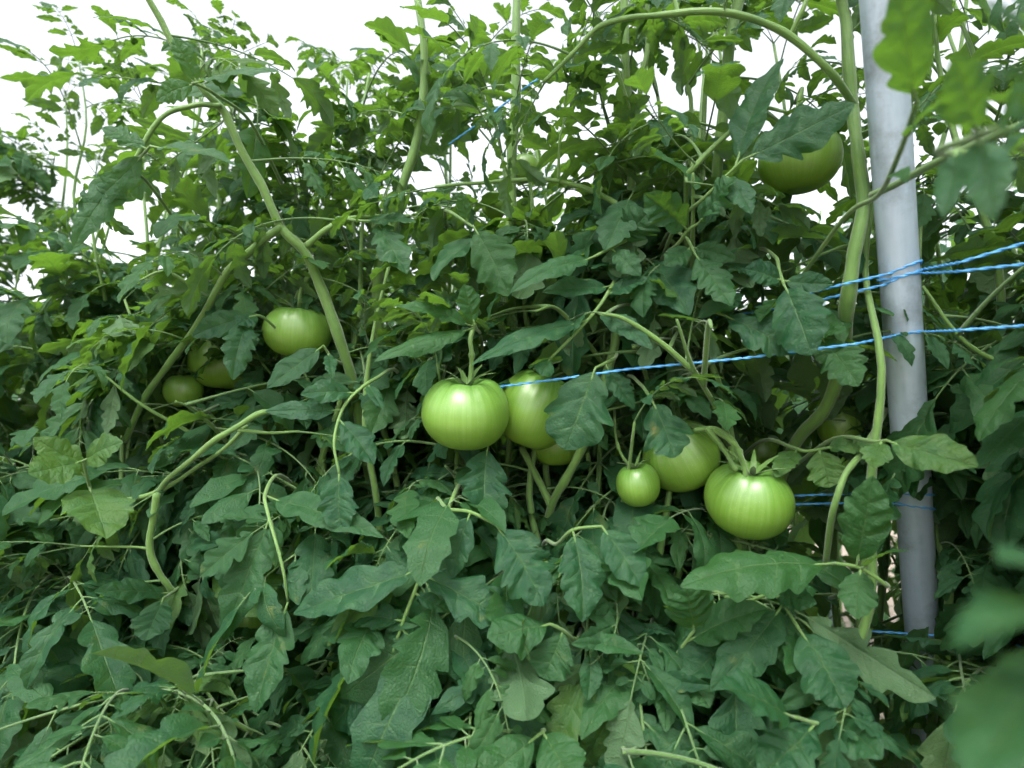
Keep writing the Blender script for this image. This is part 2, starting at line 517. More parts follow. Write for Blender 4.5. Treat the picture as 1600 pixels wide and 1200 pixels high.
def compound(mb, L, rng, droop=0.9, pitch_up=0.0, lod=0, big=1.0, face_roll=0.0, narrow=1.0):
    """a tomato leaf: stalk along +X from the origin, upper face +Z"""
    nu, nv = ((30, 10), (14, 4), (8, 2))[lod]
    n = 22
    t = np.linspace(0, 1, n)
    th = pitch_up - droop * t ** 1.3
    sb = rng.uniform(-0.5, 0.5)
    dx = np.stack([np.cos(th) * np.cos(sb * t), np.cos(th) * np.sin(sb * t), np.sin(th)], 1)
    C = np.concatenate([[np.zeros(3)], np.cumsum(dx[:-1], 0)]) * L / (n - 1)
    r = np.interp(t, [0, 0.15, 1], [0.0028, 0.0020, 0.0010]) * (L / 0.25)
    tube(mb, C, list(r), sides=6 if lod == 0 else 4, mi=1, path=False)
    def pt(q):
        return np.array([np.interp(q, t, C[:, k]) for k in range(3)]), np.array([np.interp(q, t, dx[:, k]) for k in range(3)])
    up = np.array([0.0, 0.0, 1.0])
    pairs = [0.34, 0.58, 0.79] if rng.random() < 0.7 else [0.42, 0.74]
    LL = L * 0.36 * big
    for q in pairs:
        for sgn in (-1, 1):
            qq = q + rng.uniform(-0.03, 0.03)
            p, T = pt(qq)
            Nn = up - T * T[2]; Nn /= np.linalg.norm(Nn) + 1e-9
            S = np.cross(Nn, T) * sgn
            A = rad(rng.uniform(48, 78))
            D = math.cos(A) * T + math.sin(A) * S + up * rng.uniform(-0.6, 0.1)
            D /= np.linalg.norm(D)
            l = LL * rng.uniform(0.75, 1.15) * (0.85 if q < 0.4 else 1.0)
            st = l * rng.uniform(0.12, 0.24)
            e = p + D * st
            tube(mb, [p, (p + e) / 2 + up * 0.001, e, e + D * l * 0.06], [0.0013, 0.0011, 0.0010, 0.0006], sides=4, mi=1, sub=2)
            add_leaflet(mb, e, D, Nn + up * 0.4 + S * rng.uniform(-0.5, 0.5), l, l * rng.uniform(0.40, 0.56) * narrow, rng, nu=nu, nv=nv,
                        nl=rng.uniform(2.8, 4.4), dep=rng.uniform(0.35, 0.85), fold=rng.uniform(0.0, 0.6), curl=rng.uniform(-0.05, 0.75),
                        droop=rng.uniform(0.2, 1.6), twist=rng.uniform(-0.6, 0.6), ripple=rng.uniform(0.6, 1.8))
            if lod == 0 or rng.random() < 0.4:       # the little leaflets in between
                p, T = pt(min(0.95, qq + rng.uniform(0.07, 0.12)))
                D = 0.35 * T + S * 0.9 + up * rng.uniform(-0.3, 0.2); D /= np.linalg.norm(D)
                l = LL * rng.uniform(0.18, 0.38)
                e = p + D * l * 0.35
                tube(mb, [p, e, e + D * l * 0.06], [0.0009, 0.0007, 0.0004], sides=4, mi=1, sub=1)
                add_leaflet(mb, e, D, Nn, l, l * 0.7, rng, nu=max(8, nu // 3), nv=4 if lod == 0 else 2, nl=2, dep=0.2, fold=0.3, curl=0.2,
                            droop=0.5, twist=rng.uniform(-0.4, 0.4), ripple=0.5)
    p, T = pt(1.0)
    Nn = up - T * T[2]; Nn /= np.linalg.norm(Nn) + 1e-9
    l = LL * rng.uniform(1.05, 1.35)
    add_leaflet(mb, p, T + up * rng.uniform(-.2, .1), Nn, l, l * rng.uniform(0.55, 0.74) * narrow, rng, nu=nu, nv=nv, nl=rng.uniform(3.2, 4.6),
                dep=rng.uniform(0.6, 0.95), fold=rng.uniform(0.05, 0.45), curl=rng.uniform(0, 0.45), droop=rng.uniform(0.2, 1.1),
                twist=rng.uniform(-0.5, 0.5), ripple=rng.uniform(0.6, 1.6))

rg = random.Random(11)
def variants(n, lod, **kw):
    out = []
    for k in range(n):
        mb = MB()
        dr = kw.get('droops', (0.5, 1.6))
        compound(mb, 0.25, rg, droop=rg.uniform(*dr), pitch_up=0.0, lod=lod, narrow=rg.uniform(0.85, 1.1))
        me = mb.mesh('leaf_shape', [M_LEAF, M_STALK])
        V = np.concatenate(mb.v)
        out.append((me, V[::17]))
    return out
LEAF_HANG = variants(12, 0, droops=(1.0, 1.9))
LEAF_WIDE = variants(10, 0, droops=(0.2, 0.9))
LEAF_MID = variants(8, 1, droops=(0.5, 1.6))

MID_RAW = []
for k in range(7):
    m = MB(); compound(m, 0.26, rg, droop=rg.uniform(0.5, 1.6), lod=1 if k < 4 else 2); MID_RAW.append(m)

# ------------------------------------------------------------------ what must stay in view
# (centre x, y, half width, half height, depth): nothing random in front of it
KEEP = [
    (729, 640, 76, 62, 0.74), (838, 644, 60, 62, 0.81), (1062, 712, 66, 56, 0.74), (998, 757, 38, 36, 0.72), (1170, 782, 70, 58, 0.70),
    (468, 518, 54, 40, 0.9), (340, 580, 26, 18, 1.0), (285, 608, 18, 16, 1.0), (35, 645, 24, 16, 1.35), (1260, 262, 50, 40, 0.72),
    (1153, 575, 18, 18, 1.2), (1194, 704, 24, 18, 0.9), (1315, 668, 20, 20, 0.8), (372, 970, 18, 24, 0.9), (771, 322, 14, 18, 1.0),
    (858, 704, 22, 14, 0.82), (735, 555, 14, 34, 0.72), (1135, 700, 30, 26, 0.70),
]
for y in range(-20, 640, 40): KEEP.append((1375 + y * 0.062, y, 52, 26, 0.64))
for y in range(640, 900, 40): KEEP.append((1375 + y * 0.062, y, 32, 24, 0.66))
for x in range(780, 1600, 30): KEEP.append((x, 603 - (x - 785) * 0.1166, 14, 9, 0.73 - (x - 785) * 0.0002))
for x in range(1320, 1600, 30): KEEP.append((x, 440 - (x - 1320) * 0.17, 18, 22, 0.64))
# openings where the sky shows: nothing random there at any depth
SKY = [(1355, 905, 30, 42), (188, 350, 44, 44), (870, 60, 22, 22), (1020, 130, 20, 22), (1100, 110, 20, 26), (640, 45, 36, 26), (530, 40, 60, 34), (1205, 85, 32, 40), (1490, 215, 22, 30), (60, 430, 24, 16), (225, 20, 24, 18)]

def allowed(P):
    px, py, d = project(P)
    vis = d > 0.02
    if not vis.any(): return True
    px, py, d = px[vis], py[vis], d[vis]
    if (d < 0.30).any() and ((px > 100) & (px < 1480) & (py > -60) & (py < 1260) & (d < 0.36)).sum() > 1: return False
    for (cx, cy, hx, hy, dk) in KEEP:
        if (((px - cx) / hx) ** 2 + ((py - cy) / hy) ** 2 < 1)[d < dk - 0.0].any(): return False
    for (cx, cy, hx, hy) in SKY:
        if (((px - cx) / hx) ** 2 + ((py - cy) / hy) ** 2 < 1).sum() > 0.06 * len(px): return False
    return True

# ------------------------------------------------------------------ the leaves and stems one recognises
HERO_LEAVES, HERO_STEMS = [], []      # filled below, then handed to the nearest plant

def hstem(pts, r0, r1=None, keep=True):
    """pts: (px, py, depth) along the stem; radii in metres"""
    HERO_STEMS.append(([at(*p) for p in pts], r0, r1 if r1 is not None else r0))
    for a, b in (zip(pts[:-1], pts[1:]) if keep else ()):
        L = math.hypot(b[0] - a[0], b[1] - a[1]); n = max(1, int(L / 22))
        for k in range(n + 1):
            t = k / n
            KEEP.append((a[0] + (b[0] - a[0]) * t, a[1] + (b[1] - a[1]) * t, 8, 8, min(a[2], b[2]) - 0.01))

def hleaf(rachis, leaflets, keep=True, r=0.0022, tail=0.07):
    """rachis: (px, py, d) from stalk to tip; leaflets: (t, tip px, tip py, tip d, width m, roll, dict)"""
    HERO_LEAVES.append((rachis, leaflets, r, tail))
    if keep:
        P = smooth_path(rachis, 6)
        for lf in leaflets:
            b = P[min(len(P) - 1, int(lf[0] * (len(P) - 1)))]
            for k in (0.2, 0.5, 0.8):
                KEEP.append((b[0] + (lf[1] - b[0]) * k, b[1] + (lf[2] - b[1]) * k, 22, 22, min(b[2], lf[3]) - 0.005))

exec_data = None
# stems ------------------------------------------------------------
hstem([(215, -30, 0.76), (262, 55, 0.78), (320, 140, 0.80), (352, 185, 0.82), (400, 275, 0.84), (440, 350, 0.85), (478, 392, 0.86), (500, 450, 0.87), (528, 530, 0.88), (560, 640, 0.92), (590, 800, 0.98)], 0.0038, 0.0088)
hstem([(478, 385, 0.86), (520, 352, 0.86), (560, 340, 0.88), (640, 338, 0.92)], 0.0048, 0.003)
hstem([(440, 355, 0.85), (400, 385, 0.86), (355, 425, 0.88), (310, 500, 0.90), (270, 560, 0.92), (225, 620, 0.93), (195, 690, 0.95)], 0.0055, 0.0045)
hstem([(345, 165, 0.81), (300, 165, 0.80), (250, 185, 0.79), (205, 262, 0.79)], 0.0038, 0.0028)
hstem([(650, -20, 0.92), (662, 90, 0.92), (655, 190, 0.93), (632, 280, 0.94), (618, 345, 0.95), (590, 430, 0.96), (600, 600, 0.99)], 0.005, 0.009, keep=False)
hstem([(808, -20, 0.86), (806, 120, 0.86), (800, 230, 0.87), (800, 330, 0.88), (795, 410, 0.88), (800, 520, 0.90), (790, 640, 0.95)], 0.006, 0.009, keep=False)
hstem([(975, -20, 0.82), (978, 110, 0.83), (990, 200, 0.84), (985, 300, 0.84), (985, 380, 0.84), (975, 480, 0.84), (958, 560, 0.83)], 0.005, 0.007, keep=False)
hstem([(1010, -10, 0.82), (1012, 60, 0.83), (1003, 130, 0.83), (992, 195, 0.84)], 0.003, 0.004, keep=False)
hstem([(1160, -20, 0.80), (1145, 40, 0.80), (1132, 150, 0.81), (1120, 260, 0.83), (1100, 400, 0.88)], 0.007, 0.008, keep=False)
hstem([(1310, -20, 0.70), (1322, 60, 0.69), (1333, 160, 0.68), (1340, 240, 0.67), (1347, 310, 0.67), (1335, 400, 0.67), (1322, 480, 0.68), (1318, 560, 0.72), (1290, 640, 0.76), (1235, 705, 0.82), (1200, 800, 0.88)], 0.0058, 0.0088)
hstem([(1335, 165, 0.68), (1290, 105, 0.66), (1215, 45, 0.66), (1130, 22, 0.66), (1050, 22, 0.67), (980, 28, 0.67), (930, 48, 0.68), (890, 85, 0.69), (850, 128, 0.70)], 0.0045, 0.0024)
hstem([(1235, 55, 0.66), (1255, 15, 0.65), (1270, -25, 0.65)], 0.0028, 0.002)
hstem([(1060, 25, 0.67), (1050, -5, 0.67), (1020, -40, 0.67)], 0.0026, 0.002)
hstem([(1362, 305, 0.62), (1420, 275, 0.55), (1490, 240, 0.48), (1570, 205, 0.42), (1640, 180, 0.38)], 0.0038, 0.0024)
hstem([(680, 292, 0.80), (740, 286, 0.80), (800, 282, 0.80), (875, 284, 0.79), (920, 296, 0.78), (970, 325, 0.77), (1010, 350, 0.78)], 0.0022, 0.0038)
hstem([(798, 282, 0.80), (788, 258, 0.79), (780, 240, 0.79)], 0.0018, 0.0014)
hstem([(872, 284, 0.79), (875, 220, 0.78), (882, 190, 0.78)], 0.0020, 0.0014)
hstem([(172, 787, 0.84), (240, 770, 0.83), (262, 748, 0.82), (320, 700, 0.80), (372, 668, 0.79), (410, 645, 0.79), (440, 640, 0.81)], 0.0034, 0.0040)
hstem([(250, 768, 0.83), (300, 735, 0.83), (350, 700, 0.82), (385, 665, 0.81)], 0.0028, 0.0028)
hstem([(372, 672, 0.79), (415, 676, 0.80), (468, 674, 0.82)], 0.0022, 0.0016)
hstem([(245, 772, 0.82), (238, 820, 0.82), (236, 860, 0.82), (250, 900, 0.82), (270, 925, 0.83), (300, 960, 0.87)], 0.0050, 0.0042)
hstem([(238, 858, 0.82), (200, 855, 0.81), (120, 853, 0.80)], 0.0022, 0.001)
hstem([(965, 505, 0.80), (955, 560, 0.79), (940, 620, 0.78), (915, 690, 0.79), (885, 750, 0.80), (862, 792, 0.82), (850, 860, 0.88)], 0.0065, 0.0055)
hstem([(815, 700, 0.84), (835, 740, 0.83), (862, 792, 0.82)], 0.0045, 0.0050)
hstem([(1085, 672, 0.72), (1120, 672, 0.71), (1145, 690, 0.69), (1160, 720, 0.69), (1165, 745, 0.69)], 0.0032, 0.0030)
hstem([(1105, 670, 0.71), (1128, 700, 0.70), (1150, 735, 0.69)], 0.0032, 0.0026)
hstem([(1385, 640, 0.74), (1345, 710, 0.66), (1320, 745, 0.64), (1300, 800, 0.64), (1290, 880, 0.68)], 0.0030, 0.0034)
hstem([(140, 330, 1.1), (150, 400, 1.1), (165, 470, 1.12)], 0.002, 0.003)
hstem([(985, 170, 0.80), (960, 95, 0.80), (940, 40, 0.80)], 0.0022, 0.0016)

# leaves -------------------------------------------------------------
D = dict
hleaf([(1100, 310, 0.68), (1135, 275, 0.66), (1160, 250, 0.65)], [(1.0, 1338, 168, 0.62, 0.056, -0.2, D(dep=0.5, fold=0.05, droop=0.15, nl=4.5)), (0.75, 1205, 95, 0.67, 0.045, 0.3, D(dep=0.3)), (0.5, 1180, 330, 0.63, 0.03, 0.2, D())])
hleaf([(960, 560, 0.74), (945, 568, 0.72), (930, 575, 0.71)], [(1.0, 888, 703, 0.69, 0.085, 0.0, D(dep=0.5, fold=0.1, droop=0.25, nl=3.6)), (0.5, 985, 640, 0.71, 0.03, 0.3, D())])
hleaf([(760, 690, 0.76), (762, 697, 0.74)], [(1.0, 745, 812, 0.70, 0.066, 0.1, D(dep=0.6, fold=0.25, droop=0.35))])
hleaf([(700, 795, 0.70), (672, 850, 0.67), (655, 905, 0.66), (630, 970, 0.66), (608, 1040, 0.66)],
      [(0.45, 462, 975, 0.64, 0.060, 0.3, D(dep=0.45, fold=0.25)), (0.47, 812, 985, 0.64, 0.058, -0.3, D(dep=0.5, fold=0.3)), (0.78, 540, 960, 0.68, 0.04, 0.2, D()), (0.80, 700, 1050, 0.65, 0.042, 0.0, D(dep=0.2)),
       (1.0, 520, 1130, 0.66, 0.07, 0.2, D(dep=0.5)), (0.62, 700, 960, 0.66, 0.02, 0, D(dep=0.1)), (0.95, 650, 1110, 0.64, 0.045, 0.1, D(dep=0.3))])
hleaf([(700, 795, 0.70), (735, 800, 0.68), (775, 820, 0.67)], [(1.0, 858, 938, 0.62, 0.066, -0.2, D(dep=0.55, fold=0.1, ripple=2.2)), (0.5, 700, 900, 0.66, 0.035, 0.1, D(dep=0.2))])
hleaf([(870, 850, 0.70), (895, 828, 0.67), (940, 822, 0.66)], [(0.55, 925, 968, 0.62, 0.056, 0.1, D(dep=0.25, fold=0.35, droop=0.3)), (1.0, 1005, 915, 0.62, 0.045, -0.2, D(dep=0.12, fold=0.3))])
hleaf([(1385, 915, 0.60), (1345, 888, 0.60), (1305, 880, 0.60)], [(1.0, 1060, 900, 0.58, 0.066, 0.5, D(dep=0.3, fold=0.1, curl=0.5, droop=0.5)), (0.6, 1360, 745, 0.58, 0.050, 0.2, D(dep=0.25, fold=0.3)), (0.55, 1418, 860, 0.52, 0.016, 0.9, D(dep=0.1)), (0.5, 1335, 965, 0.57, 0.036, 0.0, D(dep=0.3))])
hleaf([(1210, 400, 0.70), (1218, 425, 0.68), (1225, 445, 0.66)], [(1.0, 1278, 548, 0.61, 0.062, 0.0, D(dep=0.25, fold=0.1, droop=0.4)), (0.9, 1165, 420, 0.66, 0.032, 0, D(dep=0.1)), (0.9, 1300, 450, 0.64, 0.026, 0, D(dep=0.1))])
hleaf([(1100, 480, 0.73), (1115, 487, 0.71), (1130, 492, 0.70)], [(1.0, 1245, 548, 0.66, 0.055, 0.1, D(dep=0.45, fold=0.2)), (0.8, 1160, 460, 0.68, 0.025, 0, D())])
hleaf([(1265, 510, 0.68), (1280, 525, 0.67)], [(1.0, 1345, 600, 0.62, 0.05, 0.1, D(dep=0.5, fold=0.2)), (0.5, 1318, 520, 0.64, 0.025, 0.1, D())])
hleaf([(1070, 370, 0.72), (1085, 395, 0.70)], [(1.0, 1140, 478, 0.66, 0.045, 0.0, D(dep=0.6, fold=0.2)), (0.7, 1040, 415, 0.69, 0.03, 0, D()), (0.7, 1150, 400, 0.68, 0.026, 0, D())])
hleaf([(1000, 600, 0.74), (1012, 615, 0.71), (1020, 628, 0.70)], [(1.0, 1058, 712, 0.66, 0.062, 0.0, D(dep=0.6, fold=0.1, nl=3.3))])
hleaf([(1365, 690, 0.62), (1385, 688, 0.60)], [(1.0, 1518, 738, 0.54, 0.046, 0.1, D(dep=0.15, fold=0.3)), (0.8, 1360, 730, 0.58, 0.03, 0, D())])
hleaf([(1240, 700, 0.72), (1260, 705, 0.70), (1290, 700, 0.68)], [(1.0, 1360, 690, 0.65, 0.03, 0.2, D(dep=0.3)), (0.2, 1215, 745, 0.68, 0.03, 0.2, D()), (0.9, 1300, 760, 0.66, 0.045, 0, D(dep=0.3))])
hleaf([(340, 150, 0.78), (315, 135, 0.76), (300, 130, 0.75)], [(1.0, 432, 112, 0.70, 0.042, 0.6, D(dep=0.3, droop=0.4)), (0.7, 275, 60, 0.74, 0.03, 0.2, D()), (0.9, 240, 150, 0.72, 0.03, 0.3, D(dep=0.4))])
hleaf([(205, 262, 0.79), (225, 240, 0.74), (235, 228, 0.72)], [(1.0, 366, 258, 0.68, 0.040, 0.5, D(dep=0.3, droop=0.4)), (0.8, 160, 200, 0.72, 0.035, 0.3, D()), (0.6, 150, 330, 0.74, 0.04, 0.0, D(dep=0.5)), (0.3, 105, 380, 0.72, 0.045, 0.2, D(dep=0.6))])
hleaf([(700, 330, 0.82), (725, 345, 0.78), (740, 355, 0.76)], [(1.0, 805, 452, 0.72, 0.062, 0.0, D(dep=0.35, fold=0.1, ripple=2)), (0.7, 720, 300, 0.76, 0.02, 0, D())])
hleaf([(530, 340, 0.86), (560, 345, 0.82), (590, 345, 0.80)], [(1.0, 628, 430, 0.76, 0.05, 0.1, D(dep=0.6, fold=0.4)), (0.6, 650, 345, 0.78, 0.035, 0.3, D(dep=0.4))])
hleaf([(745, 515, 0.74), (742, 508, 0.72)], [(1.0, 722, 446, 0.71, 0.034, 0.4, D(dep=0.08, fold=0.2)), (0.5, 585, 560, 0.68, 0.034, 0.8, D(dep=0.2, curl=0.6, fold=0.1)), (0.6, 620, 470, 0.7, 0.03, 0.7, D())])
hleaf([(960, 440, 0.74), (935, 480, 0.72), (900, 520, 0.71), (860, 560, 0.70)], [(0.2, 1010, 440, 0.70, 0.034, 0.2, D(dep=0.05)), (0.4, 1025, 538, 0.67, 0.030, 0.1, D(dep=0.25)), (0.1, 855, 465, 0.70, 0.034, 0.4, D(dep=0.15)), (0.5, 730, 556, 0.66, 0.040, 0.6, D(dep=0.35, curl=0.4)), (1.0, 842, 585, 0.68, 0.026, 0.5, D(curl=0.6, dep=0.1))])
hleaf([(990, 370, 0.76), (960, 385, 0.73), (930, 400, 0.72)], [(1.0, 800, 455, 0.66, 0.036, 0.8, D(dep=0.3, curl=0.4)), (0.6, 1000, 430, 0.7, 0.03, 0.2, D()), (0.3, 1010, 330, 0.72, 0.055, 0.3, D(dep=0.4, fold=0.2))])
hleaf([(1060, 380, 0.72), (1075, 360, 0.70), (1090, 350, 0.69)], [(1.0, 1150, 280, 0.64, 0.05, 0.2, D(dep=0.6, fold=0.45, curl=0.5, ripple=2.4)), (0.5, 1010, 300, 0.67, 0.05, 0.1, D(dep=0.5, fold=0.5, ripple=2))])
hleaf([(590, 590, 0.80), (560, 610, 0.77), (535, 640, 0.75), (522, 690, 0.73), (530, 740, 0.72)], [(1.0, 525, 830, 0.69, 0.052, 0.2, D(dep=0.4, fold=0.5)), (0.3, 470, 610, 0.73, 0.035, 0.2, D(dep=0.1)), (0.5, 415, 650, 0.73, 0.030, 0.3, D(dep=0.25)), (0.6, 590, 720, 0.72, 0.044, 0, D(dep=0.4)), (0.15, 590, 640, 0.74, 0.02, 0, D(dep=0.1))])
hleaf([(520, 560, 0.86), (505, 540, 0.84)], [(1.0, 420, 608, 0.80, 0.042, 0.4, D(dep=0.2, fold=0.2)), (0.5, 520, 590, 0.80, 0.02, 0.3, D())])
hleaf([(440, 520, 0.90), (410, 495, 0.86), (390, 495, 0.84)], [(0.7, 372, 508, 0.82, 0.03, 0.2, D(dep=0.1)), (1.0, 352, 588, 0.80, 0.046, 0.0, D(dep=0.5)), (0.9, 300, 520, 0.82, 0.04, 0.3, D(dep=0.2))])
hleaf([(155, 800, 0.78), (140, 760, 0.74), (130, 720, 0.72)], [(1.0, 50, 745, 0.66, 0.045, 0.3, D(dep=0.2)), (0.5, 160, 840, 0.66, 0.075, 0.0, D(dep=0.2, fold=0.3)), (0.7, 60, 680, 0.70, 0.04, 0.3, D()), (1.0, 190, 690, 0.70, 0.04, 0.1, D())])
hleaf([(270, 925, 0.82), (255, 935, 0.78)], [(1.0, 230, 1000, 0.74, 0.05, 0.1, D(dep=0.4, fold=0.3)), (0.3, 150, 930, 0.74, 0.04, 0.3, D())])
hleaf([(415, 770, 0.76), (418, 800, 0.73), (440, 880, 0.70), (450, 940, 0.70)], [(1.0, 395, 1112, 0.64, 0.058, 0.1, D(dep=0.45, fold=0.5, droop=0.3)), (0.4, 355, 1000, 0.69, 0.052, 0.1, D(dep=0.4)), (0.1, 590, 845, 0.68, 0.045, 0.4, D(dep=0.35))])
hleaf([(1000, 1010, 0.70), (1045, 1030, 0.66), (1085, 985, 0.64)], [(1.0, 1070, 920, 0.62, 0.055, 0.1, D(dep=0.4)), (0.9, 1195, 945, 0.60, 0.05, 0.2, D(dep=0.35)), (0.6, 1105, 1105, 0.60, 0.045, 0.1, D(dep=0.15, fold=0.25)), (0.5, 1035, 1140, 0.60, 0.032, 0.1, D(dep=0.1)), (0.2, 895, 1140, 0.60, 0.05, 0.3, D(dep=0.4))])
hleaf([(1160, 940, 0.66), (1210, 930, 0.64), (1250, 985, 0.60)], [(1.0, 1330, 1100, 0.54, 0.062, 0.2, D(dep=0.35)), (0.5, 1275, 940, 0.60, 0.03, 0.2, D()), (0.7, 1130, 1090, 0.58, 0.05, 0.3, D(dep=0.3))])
hleaf([(900, 1000, 0.66), (880, 985, 0.64), (860, 975, 0.63)], [(1.0, 765, 1000, 0.60, 0.05, 0.5, D(dep=0.2, curl=0.5)), (0.5, 850, 1060, 0.62, 0.05, 0.1, D(dep=0.5)), (0.2, 1000, 1028, 0.60, 0.026, 0.1, D(dep=0.1, fold=0.4))])
hleaf([(920, 1005, 0.66), (922, 1015, 0.64)], [(1.0, 925, 1095, 0.61, 0.026, 0.0, D(dep=0.05, fold=0.3, droop=0.1))])
hleaf([(820, 1150, 0.64), (850, 1140, 0.60), (840, 1150, 0.58)], [(1.0, 740, 1230, 0.54, 0.045, 0.2, D(dep=0.1)), (0.8, 900, 1230, 0.54, 0.05, 0.1, D(dep=0.1))])
hleaf([(1330, 1100, 0.58), (1290, 1130, 0.55), (1240, 1120, 0.53)], [(1.0, 1130, 1080, 0.50, 0.05, 0.2, D(dep=0.25)), (0.7, 1200, 1220, 0.5, 0.05, 0.2, D(dep=0.3)), (0.4, 1380, 1180, 0.5, 0.045, 0.1, D(dep=0.3))])
# near leaves on the right, close to the camera and out of focus
hleaf([(1372, 305, 0.55), (1405, 240, 0.44), (1432, 160, 0.38)], [(1.0, 1385, -20, 0.33, 0.034, 0.1, D(dep=0.45)), (0.7, 1490, 150, 0.33, 0.020, 0.1, D(dep=0.1)), (0.3, 1445, 270, 0.40, 0.014, 0.1, D(dep=0.1))], tail=0.01)
hleaf([(1480, 240, 0.36), (1520, 215, 0.30), (1560, 200, 0.26)], [(1.0, 1640, 90, 0.22, 0.030, 0.2, D(dep=0.5)), (0.2, 1500, 330, 0.30, 0.020, 0.1, D(dep=0.5)), (0.6, 1560, 340, 0.26, 0.022, 0.1, D(dep=0.5)), (0.6, 1490, 90, 0.26, 0.026, 0.1, D(dep=0.5))], tail=0.02)
hleaf([(1760, 300, 0.26), (1700, 200, 0.22), (1660, 120, 0.20)], [(1.0, 1540, -60, 0.17, 0.030, 0.2, D(dep=0.5)), (0.6, 1560, 110, 0.18, 0.024, 0.2, D(dep=0.4)), (0.3, 1560, 20, 0.18, 0.028, 0.2, D(dep=0.4)), (0.5, 1700, 60, 0.18, 0.03, 0.2, D(dep=0.4))], tail=0.02)
hleaf([(1720, 900, 0.22), (1660, 960, 0.19), (1620, 1040, 0.17)], [(1.0, 1560, 1240, 0.12, 0.026, 0.2, D(dep=0.4)), (0.5, 1560, 1020, 0.12, 0.022, 0.2, D(dep=0.4)), (0.2, 1590, 880, 0.14, 0.026, 0.2, D(dep=0.4)), (0.7, 1640, 1200, 0.14, 0.03, 0.2, D(dep=0.4))], tail=0.02)
# ------------------------------------------------------------------ plants
PLANTS = []       # (empty, s, stems)
GROUP = 'tomato plants of the trellised row'

